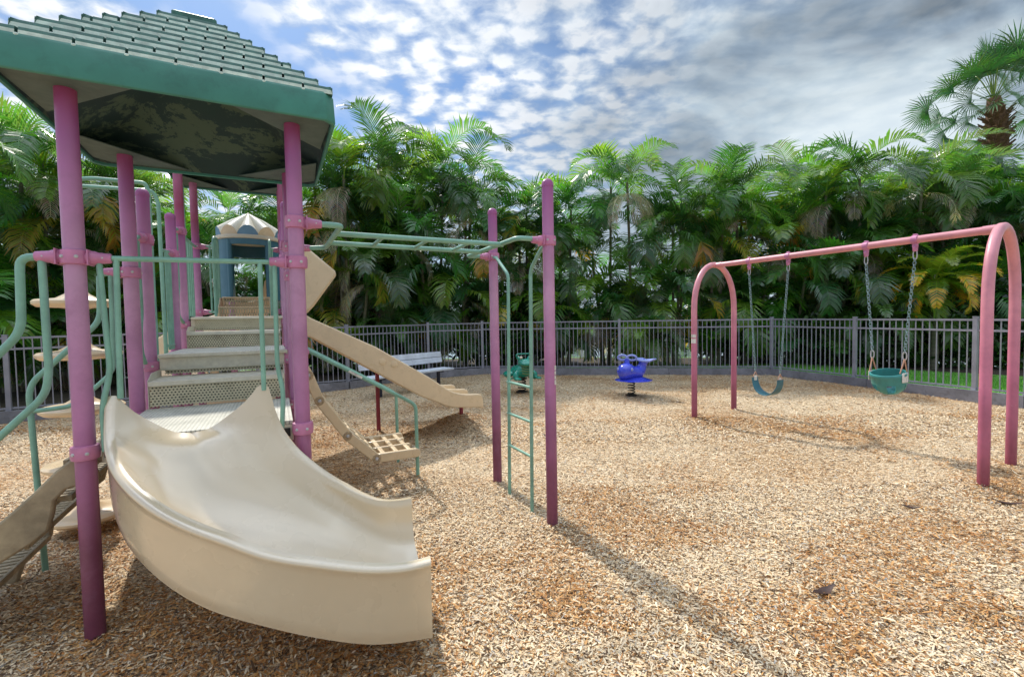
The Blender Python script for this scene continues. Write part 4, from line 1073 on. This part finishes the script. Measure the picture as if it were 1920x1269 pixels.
# ------------------------------------------------------------------ palms
GREENS = [(.06, .17, .03), (.09, .235, .03), (.055, .155, .06), (.16, .29, .035), (.11, .22, .06), (.045, .125, .036), (.12, .19, .10)]
DEAD = [(.40, .34, .27), (.28, .22, .17), (.48, .43, .36)]
YEL = [(.52, .38, .05), (.42, .38, .06), (.46, .25, .04)]
class FB:
    """leaflet collector: quads, per-vertex tint"""
    def __init__(s): s.v = []; s.c = []
    def quad(s, a, b, c, d, col): s.v += [a, b, c, d]; s.c += [col]*4
    def frond(s, base, az, el, L, droop, n, col, leaf=.52, width=.030, vee=.5, tipcol=None, curl=0., hang=.35):
        base = Vector(base); m = 14; pts = [base]; dirs = []; e = el
        side0 = Vector((-math.sin(az), math.cos(az), 0))
        for k in range(m):
            az_k = az + curl*k/m
            d = Vector((math.cos(az_k)*math.cos(e), math.sin(az_k)*math.cos(e), math.sin(e))); dirs.append(d)
            pts.append(pts[-1] + d*L/m); e -= droop/m*(.5 + 1.2*k/m)
        dirs.append(dirs[-1])
        # rachis
        for k in range(m):
            w = .014*(1-k/m)+.004; sd = side0*w
            s.quad(pts[k]-sd, pts[k]+sd, pts[k+1]+sd*.85, pts[k+1]-sd*.85, tuple(c*1.3+.02 for c in col))
        for i in range(n):
            t = .16 + .84*(i+.5)/n; f = t*m; k = min(m-1, int(f)); u = f-k
            p = pts[k].lerp(pts[k+1], u); d = dirs[k]
            side = d.cross(Vector((0, 0, 1)))
            if side.length < .15: side = side0*-1
            side.normalize(); up = side.cross(d)
            ll = leaf*(math.sin(PI*min(1, t*.80+.16))**.7)*random.uniform(.85, 1.1)
            fw = .55 + .5*t
            cc = tuple(max(0, c*random.uniform(.82, 1.2)) for c in (tipcol if (tipcol and t > .62 and random.random() < .85) else col))
            for sgn in (-1, 1):
                dr = (side*sgn + d*fw + up*vee*random.uniform(.6, 1.3)).normalized()
                wv = (d - dr*d.dot(dr)).normalized()*width*.5
                q1 = p + dr*ll*.55; dr2 = (dr - Vector((0, 0, hang*random.uniform(.5, 1.6)))).normalized(); q2 = q1 + dr2*ll*.5
                s.quad(p-wv*.5, p+wv*.5, q1+wv, q1-wv, cc); s.quad(q1-wv, q1+wv, q2+wv*.12, q2-wv*.12, cc)
        return pts[-1]
    def fan(s, base, az, el, L, n, col, leaf=.8, width=.04):
        """costapalmate fan: petiole plus stiff radiating segments"""
        base = Vector(base); d = Vector((math.cos(az)*math.cos(el), math.sin(az)*math.cos(el), math.sin(el))); q = base + d*L*.55 + Vector((0, 0, -.04)); h = base + d*L + Vector((0, 0, -.16*L))
        sd = Vector((-math.sin(az), math.cos(az), 0)); s.quad(base-sd*.02, base+sd*.02, q+sd*.015, q-sd*.015, (.12, .16, .05)); s.quad(q-sd*.015, q+sd*.015, h+sd*.01, h-sd*.01, (.12, .16, .05))
        fd = (h-q).normalized(); sd = Matrix.Rotation(random.uniform(-1.2, 1.2), 3, fd) @ sd; up = sd.cross(fd)*-1
        if up.z < 0: up = -up
        for i in range(n):
            a = R(-105) + R(210)*i/(n-1); ll = leaf*(.62+.38*math.cos(a*.6))*random.uniform(.9, 1.1)
            dr = (fd*math.cos(a) + sd*math.sin(a) + up*.28*abs(math.sin(a)) - Vector((0, 0, .12))).normalized(); wv = up.cross(dr).normalized()*width*.5
            c = tuple(k*random.uniform(.75, 1.25) for k in col); q1 = h + dr*ll*.6; q2 = q1 + (dr - Vector((0, 0, random.uniform(.05, .5)))).normalized()*ll*.42
            s.quad(h-wv*.4, h+wv*.4, q1+wv, q1-wv, c); s.quad(q1-wv, q1+wv, q2+wv*.1, q2-wv*.1, c)
    def build(s, name, mat, parent):
        v = np.array([tuple(p) for p in s.v], dtype=np.float32); n = len(v)//4
        return fast_mesh(name, v, np.arange(n*4).reshape(n, 4), 4, mat, tint=np.array(s.c, dtype=np.float32), parent=parent)

def areca(seed, top, nstem, spread, low=True, deadn=2, yel=.06, lush=1.0):
    """clump of ringed stems at the origin; nominal total height = top"""
    random.seed(seed); root = empty('areca_palm', (0, 0, 0)); fb = FB(); db = FB()
    for sidx in range(nstem):
        hfrac = 1.0 if sidx == 0 else random.uniform(.25, .9)
        hs = (top - 1.35)*hfrac; an = random.uniform(0, 2*PI); rr = random.uniform(.05, .35); lean = random.uniform(.02, spread)*(1.0 if sidx else .4)
        p0 = Vector((math.cos(an)*rr, math.sin(an)*rr, -.1)); tip = p0 + Vector((math.cos(an)*lean*hs, math.sin(an)*lean*hs, hs))
        pm = p0.lerp(tip, .5) - Vector((math.cos(an), math.sin(an), 0))*lean*hs*.12
        path = [p0*(1-t)**2 + pm*2*t*(1-t) + tip*t*t for t in np.linspace(0, 1, 8)]
        mb = MB(); mb.tube(path, [.055, .05, .046, .044, .042, .040, .042, .036], 9, cap=False); mb.build('trunk', M['trunk'], root)
        nf = random.randint(7, 9); a0 = random.uniform(0, 2*PI)
        for k in range(nf):
            t = k/(nf-1); az = a0 + k*2.4; el = R(82) - t*R(68) + random.uniform(-.15, .15)
            L = random.uniform(1.9, 2.6)*(.8+.2*hfrac)*(1 if k else .8); col = random.choice(GREENS)
            tc = random.choice(YEL) if (random.random() < yel*1.6 and t > .5) else None
            if random.random() < yel*.2 and t > .6: col = random.choice(YEL)
            fb.frond(tip + Vector((0, 0, -.05*k)), az, el, L, R(105)+t*R(40)+random.uniform(-.3, .5), 34, col, leaf=random.uniform(.58, .78), width=.046, vee=.55-.4*t, tipcol=tc, curl=random.uniform(-.5, .5), hang=.4+.4*t)
        for k in range(random.randint(1, deadn+2)):
            db.frond(tip + Vector((0, 0, -.35)), random.uniform(0, 2*PI), R(-5), random.uniform(1.3, 1.9), R(120), 30, random.choice(DEAD), leaf=.42, width=.022, vee=-.1, curl=random.uniform(-.6, .6), hang=.9)
    if low:
        for k in range(int(14*lush)):
            az = random.uniform(0, 2*PI); fb.frond((random.uniform(-.3, .3), random.uniform(-.3, .3), random.uniform(.05, .5)), az, random.uniform(R(35), R(78)), random.uniform(1.3, 2.1), R(85), 32, random.choice(GREENS), leaf=.6, width=.044, vee=.35, hang=.35)
    fb.build('crown', M['leaf'], root)
    if db.v: db.build('dead_fronds', M['leaf'], root)
    return root

protos = [areca(100+i, 7.0, n, sp, low=lo, deadn=dd, yel=yy) for i, (n, sp, lo, dd, yy) in enumerate(
    ((5, .16, True, 2, .05), (6, .13, True, 2, .12), (4, .22, False, 3, .03), (5, .10, True, 1, .10), (6, .18, True, 3, .05), (4, .14, False, 2, .18)))]
used = set()
def put_palm(x, y, h, rz, kind, label, group, wide=1.0):
    src = protos[kind]
    if kind not in used: used.add(kind); o = src
    else: o = copy_tree(src)
    k = h/7.0; o.location = (x, y, .04); o.rotation_euler = (0, 0, rz); o.scale = (k**.5*wide, k**.5*wide, k)
    tag(o, label, 'palm tree', group); return o
SIL = [(-200, 150), (0, 150), (60, 185), (120, 215), (200, 250), (330, 300), (450, 330), (560, 270), (640, 222), (700, 195), (760, 238), (800, 205), (850, 232), (890, 275), (925, 330), (985, 305), (1040, 338), (1090, 290), (1140, 240), (1190, 250), (1230, 305), (1270, 292), (1330, 285), (1400, 275), (1450, 290), (1500, 265), (1560, 265), (1620, 235), (1680, 235), (1740, 258), (1780, 240), (1850, 258), (1920, 262), (2200, 250)]
def sil(px):
    for (x0, y0), (x1, y1) in zip(SIL, SIL[1:]):
        if x0 <= px <= x1: return y0 + (y1-y0)*(px-x0)/(x1-x0)
    return 250
def top_height(x, y, px):
    hz = 618 - .0178*px; return H + (hz - sil(px))/FPX*y
random.seed(5)
FRONT = [ # (px across the picture, depth, kind, label)
    (-120, 9.6, 0, 'bushy areca palm at the far left edge beyond the fence corner'),
    (20, 11.6, 2, 'leaning areca palm with bare pale trunks at the left edge of the photo'),
    (95, 12.2, 4, 'areca palm with dry hanging fronds just left of the front magenta post'),
    (190, 12.6, 1, 'areca palm seen between the two left posts under the big roof'),
    (300, 12.9, 3, 'areca palm behind the green arch rails left of the stairs'),
    (420, 13.6, 0, 'areca palm behind the blue tower hood at the top of the stairs'),
    (520, 14.2, 4, 'areca palm directly behind the right row of magenta posts'),
    (612, 14.6, 2, 'thin trunked areca palm just right of the big roof corner'),
    (655, 13.9, 1, 'areca palm with an orange dying frond above the straight slide'),
    (705, 15.0, 3, 'tallest areca palm right of the big roof with upright fronds'),
    (760, 15.4, 0, 'areca palm above the park bench with drooping grey fronds'),
    (805, 15.6, 4, 'tall dark areca palm behind the middle of the monkey bars'),
    (865, 15.9, 5, 'areca palm just left of the shorter ladder post'),
    (930, 16.2, 5, 'low areca palm directly behind the shorter ladder post'),
    (985, 16.2, 3, 'areca palm seen between the two ladder posts'),
    (1055, 15.8, 2, 'areca palm directly right of the taller ladder post'),
    (1135, 15.6, 2, 'areca palm with tall upright yellow green fronds above the whale rider'),
    (1195, 15.4, 4, 'areca palm with pale dead fronds right of the whale rider'),
    (1262, 15.2, 5, 'areca palm just left of the far swing arch'),
    (1335, 15.0, 3, 'areca palm framed inside the far swing arch'),
    (1408, 14.9, 0, 'areca palm behind the left chain of the belt swing'),
    (1478, 14.8, 4, 'areca palm behind the right chain of the belt swing at the fence corner'),
    (1548, 14.6, 1, 'bright green areca palm between the two swings'),
    (1620, 14.3, 3, 'lush areca palm behind the left chain of the bucket swing'),
    (1690, 14.2, 0, 'lush areca palm behind the right chain of the bucket swing'),
    (1775, 14.2, 5, 'areca palm with orange dry fronds below the cabbage palm'),
    (1850, 13.8, 4, 'areca palm seen through the near swing arch'),
    (1935, 13.4, 1, 'areca palm at the right edge beyond the swing set'),
    (2050, 12.5, 3, 'areca palm past the right edge beyond the lawn'),
]
for px, y, kind, lab in FRONT:
    x = (px-960)/FPX*y; h = top_height(x, y, px)*random.uniform(.93, 1.0)
    put_palm(x, y, h, random.uniform(0, 6.28), kind, lab, 'areca palms along the fence')
for i in range(26):
    px = -160 + i*86 + random.uniform(-25, 25)
    if px > 700: y = 15.9 + (i % 2)*1.2 + random.uniform(-.2, .3)
    else: y = 13.9 + px*.0030 + (i % 2)*1.1 + random.uniform(-.2, .3)
    if any(abs(px-g) < w for g, w in ((1105, 60), (1262, 42), (850, 36), (430, 40))): continue
    x = (px-960)/FPX*y; h = top_height(x, y, px)*random.uniform(.78, .97)
    put_palm(x, y, h, random.uniform(0, 6.28), (i*5+1) % 6, 'areca palm of the hidden back row, mostly covered by nearer palms', 'areca palms of the back row', 1.15)

# cabbage palm standing above the hedge at the right
def cabbage_palm():
    random.seed(31); y = 17.0; x = (1856-960)/FPX*y; t = empty('cabbage_palm', (x, y, 0), 0, 'tall cabbage palm with fan leaves rising above the hedge at the right', 'palm tree')
    hc = 9.3; tip = Vector((-.05, 0, hc))
    mb = MB(); mb.tube([(-.25, 0, -.2), (-.2, 0, 3), (-.05, 0, 5.5), (.12, 0, 7.5)], [.2, .19, .18, .18], 16); mb.build('trunk', M['trunk'], t)
    mb = MB(); mb.tube([(.10, 0, 7.15), (.16, 0, 7.6), (.08, 0, 8.55), tip], [.2, .28, .30, .18], 16)
    for k in range(70):
        a = k*2.4; zz = 7.2 + 1.6*k/70; cx = .1 - .03*k/70; d = Vector((math.cos(a), math.sin(a), .9)).normalized(); p = Vector((cx, 0, zz)) + Vector((math.cos(a), math.sin(a), 0))*.24
        mb.beam(p, p + d*.34, .10, .03)
    mb.build('boots', M['boots'], t)
    fb = FB()
    for k in range(60):
        az = k*2.4; tt = k/59; el = R(87) - tt*R(104); fb.fan(tip + Vector((0, 0, -.25*tt)), az, el, random.uniform(1.0, 1.9), 26, random.choice([(.035, .10, .03), (.05, .13, .035), (.07, .16, .04)]), leaf=random.uniform(.75, 1.0), width=.042)
    fb.build('crown', M['fan'], t)
cabbage_palm()

# yellow-tipped small date palm behind the bucket swing
def small_palm(px, y, hc, L, n, cols, tip, label, seed, name='date_palm', leaf=.34):
    random.seed(seed); x = (px-960)/FPX*y; t = empty(name, (x, y, .05), 0, label, 'palm tree')
    mb = MB(); mb.tube([(0, 0, -.1), (.03, 0, hc*.5), (0, 0, hc)], [.1, .09, .1], 12); mb.build('trunk', M['trunk'], t)
    fb = FB()
    for k in range(n):
        tt = k/(n-1); fb.frond((0, 0, hc), k*2.4, R(78)-tt*R(88), L*random.uniform(.85, 1.1), R(100)+tt*R(20), 46, random.choice(cols), leaf=leaf, width=.026, vee=.35, tipcol=tip if tt > .35 else None, hang=.4)
    fb.build('crown', M['leaf'], t)
small_palm(1752, 12.9, 2.45, 1.5, 26, [(.16, .27, .03), (.26, .32, .04), (.36, .36, .05)], (.80, .50, .05), 'small palm with yellow and orange drooping fronds behind the bucket swing', 41)
small_palm(1640, 13.4, 1.3, 1.7, 22, GREENS, None, 'small dark palm with feathery fronds low behind the bucket swing', 42)
small_palm(735, 14.3, 1.2, 1.8, 22, GREENS, None, 'low feathery palm behind the fence above the park bench', 43)
small_palm(1215, 14.4, .9, 1.6, 20, GREENS, None, 'low feathery palm behind the fence right of the whale rider', 44)

# broadleaf shrubs at the foot of the hedge
def shrub(seed, w, h, n, cols, lw=.05, ll=.16):
    random.seed(seed); t = empty('shrub', (0, 0, 0)); fb = FB()
    mb = MB()
    for k in range(6):
        a = random.uniform(0, 6.28); mb.tube([(0, 0, -.05), (math.cos(a)*w*.25, math.sin(a)*w*.25, h*.45), (math.cos(a)*w*.5, math.sin(a)*w*.5, h*.8)], [.018, .012, .006], 6)
    mb.build('stem', M['trunk'], t)
    cl = [(Vector((random.gauss(0, w*.36), random.gauss(0, w*.36), random.uniform(.12, 1)*h)), random.choice(cols)) for _ in range(int(n/14))]
    for c, col in cl:
        for k in range(14):
            p = c + Vector((random.gauss(0, .12), random.gauss(0, .12), random.gauss(0, .1))); a = random.uniform(0, 6.28); e = random.uniform(-.7, .9)
            d = Vector((math.cos(a)*math.cos(e), math.sin(a)*math.cos(e), math.sin(e))); sd = d.orthogonal().normalized(); sd.rotate(Matrix.Rotation(random.uniform(0, 3.1), 3, d)); l = ll*random.uniform(.7, 1.3); wv = sd*lw*random.uniform(.7, 1.2)
            cc = tuple(q*random.uniform(.7, 1.3) for q in col); fb.quad(p, p+d*l*.5+wv, p+d*l, p+d*l*.5-wv, cc)
    fb.build('foliage', M['shrub_leaf'], t); return t
sp_ = [shrub(200, .75, 1.5, 2600, [(.02, .06, .012), (.035, .10, .02), (.05, .12, .02)], .035, .2), shrub(201, .8, 1.1, 2200, [(.03, .085, .015), (.06, .14, .02), (.09, .18, .02)], .05, .15), shrub(202, .7, 2.0, 3000, [(.015, .05, .012), (.025, .075, .015)], .04, .17)]
su = set(); random.seed(9)
SHR = [(1500, 14.6, 0, 'dark shrub at the fence corner beyond the belt swing'), (1565, 14.3, 1, 'shrub on the lawn edge between the two swings'), (1615, 14.1, 2, 'shrub behind the fence left of the bucket swing'), (1672, 13.8, 0, 'glossy shrub right behind the bucket swing'), (1722, 13.6, 1, 'shrub under the yellow tipped palm'), (1785, 13.3, 0, 'dark split leaved shrub left of the near swing legs'), (1840, 13.1, 2, 'dense tall shrub behind the left near swing leg'), (1890, 12.9, 1, 'bright shrub seen between the near swing legs'), (1950, 12.6, 2, 'dense shrub at the right edge beyond the lawn')]
for px, y, k, lab in SHR:
    if k not in su: su.add(k); o = sp_[k]
    else: o = copy_tree(sp_[k])
    x = (px-960)/FPX*y; o.location = (x, y, .05); o.rotation_euler.z = random.uniform(0, 6); s_ = random.uniform(.95, 1.3); o.scale = (s_, s_, s_*1.1); tag(o, lab, 'shrub', 'shrubs along the hedge foot')
for i in range(30):
    px = -100 + i*55 + random.uniform(-20, 20)
    y = 15.9 if px > 850 else 12.6 + max(0, px)*.0033
    y += random.uniform(0, 1.0)
    if any(abs(px-g) < w for g, w in ((1105, 60), (1262, 45), (850, 38), (180, 30), (430, 45))): continue
    o = copy_tree(sp_[i % 3]); x = (px-960)/FPX*y; o.location = (x, y, .05); o.rotation_euler.z = random.uniform(0, 6); s_ = random.uniform(.9, 1.3); o.scale = (s_, s_, s_*1.25)
    tag(o, 'dark understorey shrub among the palm stems behind the back or left fence', 'shrub', 'understorey shrubs behind the fence')

# grass on the strip outside the fence
def grass():
    n = 60000; c = np.array([0, 4.0])
    seg = [(np.array(FENCE[4]), np.array(FENCE[5]), .3, 2.4), (np.array(FENCE[5]), np.array(FENCE[6]), 2.4, 4.2), (np.array(FENCE[6]), np.array(FENCE[7]), 4.2, 4.2)]
    P = []
    for (p, q, d0, d1), k in zip(seg, (14000, 32000, 14000)):
        t = rng.random(k); b = p + (q-p)*t[:, None]; u = b - c; u /= np.linalg.norm(u, axis=1)[:, None]; P.append(b + u*((d0 + (d1-d0)*t)*rng.random(k)*1.0 + .06)[:, None])
    P = np.concatenate(P); n = len(P); a = rng.uniform(0, 6.28, n); h = rng.uniform(.04, .10, n); ln = rng.normal(0, .03, (n, 2)); w = .006
    b = np.concatenate([P, np.full((n, 1), .05)], 1); s = np.stack([np.cos(a)*w, np.sin(a)*w, np.zeros(n)], 1); t = b + np.concatenate([ln, h[:, None]], 1)
    v = np.stack([b-s, b+s, t+s*.2, t-s*.2], 1).reshape(-1, 3); f = np.arange(4*n).reshape(n, 4)
    col = np.array([(.12, .34, .05), (.18, .42, .06), (.26, .48, .08), (.09, .28, .04)])[rng.integers(0, 4, n)]*rng.uniform(.8, 1.3, n)[:, None]
    o = fast_mesh('grass', v, f, 4, M['grass'], tint=np.repeat(col, 4, 0)); tag(o, 'short bright green grass on the lawn strip outside the fence', 'grass', kind='stuff')
grass()

# far bank trees across the pond
def far_trees():
    random.seed(77); fb = FB()
    for k in range(2600):
        az = random.uniform(-1.1, 1.1); d = random.uniform(101, 108); x, y = math.sin(az)*d, math.cos(az)*d+4; zz = random.uniform(.2, 1)*(5 + 3*math.sin(az*23) + 2*math.sin(az*57)); s = random.uniform(.5, 1.1)
        a = random.uniform(0, 6.28); fb.quad(Vector((x-s, y, zz)), Vector((x, y+s*math.sin(a), zz+s)), Vector((x+s, y, zz)), Vector((x, y-s*math.sin(a), zz-s)), random.choice(GREENS))
    o = fb.build('far_wood', M['shrub_leaf'], None); tag(o, 'distant tree line on the far bank of the pond', 'wood', kind='stuff')
far_trees()

# fallen leaves on the chips
def fallen(px, py, s, rz, label):
    d = F_ + R_*((px-960)/FPX) - U_*((py-634.5)/FPX); k = -H/d.z; p = Vector((0, 0, H)) + d*k
    mb = MB(); rows = []
    for i in range(9):
        t = i/8; w = .33*math.sin(PI*min(.98, t+.02))**.8*s; x = (t-.5)*s*2.3; zz = .012 + .30*s*abs(2*t-1)**2.2 + .03*s*math.sin(9*t); w *= .8 + .3*math.sin(17*t)**2
        rows.append([Vector((x, -w, zz + .25*w)), Vector((x, 0, zz)), Vector((x, w, zz + .4*w)), Vector((x, w*.98, zz + .4*w - .003)), Vector((x, 0, zz-.003)), Vector((x, -w*.98, zz + .25*w - .003))])
    mb.loft(rows, True, True); mb.tube([(1.1*s, 0, .3*s), (1.45*s, .1*s, .2*s)], .003, 6)
    o = mb.build('fallen_leaf', M['deadleaf'], None, smooth=60); o.location = (p.x, p.y, float(gh(p.x, p.y))+.004); o.rotation_euler = (0, 0, rz); tag(o, label, 'leaf', 'fallen leaves')
M['deadleaf'] = paint('dry_brown_leaf', (.055, .025, .018), .55, .35, 30, .05, 80)
fallen(1545, 1105, .085, .4, 'large curled dark brown leaf lying in the right foreground')
fallen(1708, 954, .06, -.5, 'small dark leaf lying left of the near swing leg')
fallen(1890, 946, .09, 2.6, 'dark curled leaf lying at the right edge beside the near swing leg')

# ------------------------------------------------------------------ light and sky
SUN_AZ = math.atan2(-.52, .854); SUN_EL = R(48)
sd = bpy.data.lights.new('sun', 'SUN'); sd.energy = 2.5; sd.angle = R(2.0); sd.color = (1, .94, .84)
so = bpy.data.objects.new('sun', sd); link(so); so.location = (-20, 40, 40)
dirv = Vector((math.sin(SUN_AZ)*math.cos(SUN_EL), math.cos(SUN_AZ)*math.cos(SUN_EL), math.sin(SUN_EL)))
so.rotation_euler = dirv.to_track_quat('Z', 'Y').to_euler()

def world():
    w = bpy.data.worlds.new('World'); S.world = w; w.use_nodes = True
    m = N.__new__(N); m.t = w.node_tree; m.t.nodes.clear(); m.out = m.t.nodes.new('ShaderNodeOutputWorld')
    tc = m.n('ShaderNodeTexCoord'); sp = m.n('ShaderNodeSeparateXYZ'); m.l(tc.outputs['Generated'], sp.inputs[0])
    sky = m.n('ShaderNodeTexSky'); sky.sky_type = 'NISHITA'; sky.sun_disc = False; sky.sun_elevation = SUN_EL; sky.sun_rotation = SUN_AZ; sky.dust_density = .6; sky.ozone_density = 1.6
    zz = m.math('MAXIMUM', m.math('ADD', sp.outputs[2], .06), .02)
    u = m.math('DIVIDE', sp.outputs[0], zz); v = m.math('DIVIDE', sp.outputs[1], zz)
    cb = m.n('ShaderNodeCombineXYZ'); m.l(u, cb.inputs[0]); m.l(v, cb.inputs[1]); uv = cb.outputs[0]
    puff = m.noise(uv, 10.5, 9, .54, .3)
    fine = m.noise(uv, 30, 5, .6)
    big = m.noise(uv, 1.3, 4, .55, .3)
    # clear window: a band of the cloud layer left of the view's middle
    wig = m.math('MULTIPLY', m.math('SUBTRACT', m.noise(uv, 2.6, 4).outputs[0], .5), .8)
    bd = m.math('ABSOLUTE', m.math('ADD', m.math('ADD', u, .86), wig))
    open_ = m.ramp(bd, [(.07, 0.0), (.34, 1.0)]).outputs[0]
    wv = m.n('ShaderNodeVectorMath', _operation='MULTIPLY_ADD'); m.l(m.noise(uv, 5, 3).outputs[1], wv.inputs[0]); wv.inputs[1].default_value = (.16, .16, 0); m.l(uv, wv.inputs[2])
    vo = m.n('ShaderNodeTexVoronoi', Scale=9.0); vo.feature = 'SMOOTH_F1'; vo.voronoi_dimensions = '2D'; vo.inputs['Smoothness'].default_value = .6; m.l(wv.outputs[0], vo.inputs['Vector'])
    cell = m.math('MULTIPLY', m.math('SUBTRACT', .40, vo.outputs['Distance']), .42)
    pf = m.math('ADD', m.math('ADD', m.math('MULTIPLY', puff.outputs[0], .75), m.math('ADD', cell, .125)), m.math('MULTIPLY', m.math('SUBTRACT', fine.outputs[0], .5), .14))
    cov = m.math('ADD', pf, m.math('MULTIPLY', m.math('SUBTRACT', big.outputs[0], .5), .48))
    dens = m.ramp(cov, [(.28, 0.0), (.42, .62), (.56, 1.0)]).outputs[0]
    dens = m.math('MULTIPLY', dens, open_)
    veil = m.n('ShaderNodeMapRange', i1=-.15, i2=.75); m.l(m.math('ADD', u, m.math('MULTIPLY', m.math('SUBTRACT', big.outputs[0], .5), 1.3)), veil.inputs[0])
    low = m.n('ShaderNodeMapRange', i1=.36, i2=.10); m.l(sp.outputs[2], low.inputs[0])   # haze towards the horizon
    rot = m.n('ShaderNodeMapping'); rot.inputs['Rotation'].default_value = (0, 0, .6); rot.inputs['Scale'].default_value = (1.0, 1.0, 1.5); m.l(tc.outputs['Generated'], rot.inputs[0])
    soft = m.noise(rot.outputs[0], 3.4, 6, .5, .6)
    K = 7.2
    puffc = m.ramp(pf, [(.34, (.38*K, .48*K, .66*K)), (.47, (.60*K, .69*K, .82*K)), (.60, (.86*K, .89*K, .94*K))]).outputs[0]
    greyc = m.ramp(soft.outputs[0], [(.38, (.12*K, .16*K, .20*K)), (.49, (.26*K, .33*K, .40*K)), (.59, (.46*K, .55*K, .61*K)), (.68, (.66*K, .74*K, .78*K))]).outputs[0]
    blue = m.mix(1.0, sky.outputs[0], (.46, .60, .74), 'MULTIPLY')
    c = m.mix(dens, blue, puffc)
    c = m.mix(m.math('MULTIPLY', veil.outputs[0], .90), c, greyc)
    c = m.mix(m.math('MULTIPLY', low.outputs[0], .62), c, (.60*K, .72*K, .82*K))
    zen_fill = m.n('ShaderNodeMapRange', i1=.60, i2=.92, i3=1.0, i4=2.7); m.l(sp.outputs[2], zen_fill.inputs[0])   # overhead sky brightened above the view, added to fill the shadows
    sc_ = m.n('ShaderNodeVectorMath', _operation='SCALE'); m.l(c, sc_.inputs[0]); m.l(zen_fill.outputs[0], sc_.inputs['Scale']); c = sc_.outputs[0]
    bg = m.n('ShaderNodeBackground', Strength=.1); m.l(c, bg.inputs[0]); m.l(bg.outputs[0], m.out.inputs[0])
world()
S.view_settings.view_transform = 'Standard'; S.view_settings.look = 'None'; S.view_settings.gamma = 1; S.view_settings.exposure = 0.70
S.cycles.max_bounces = 8; S.cycles.transparent_max_bounces = 12
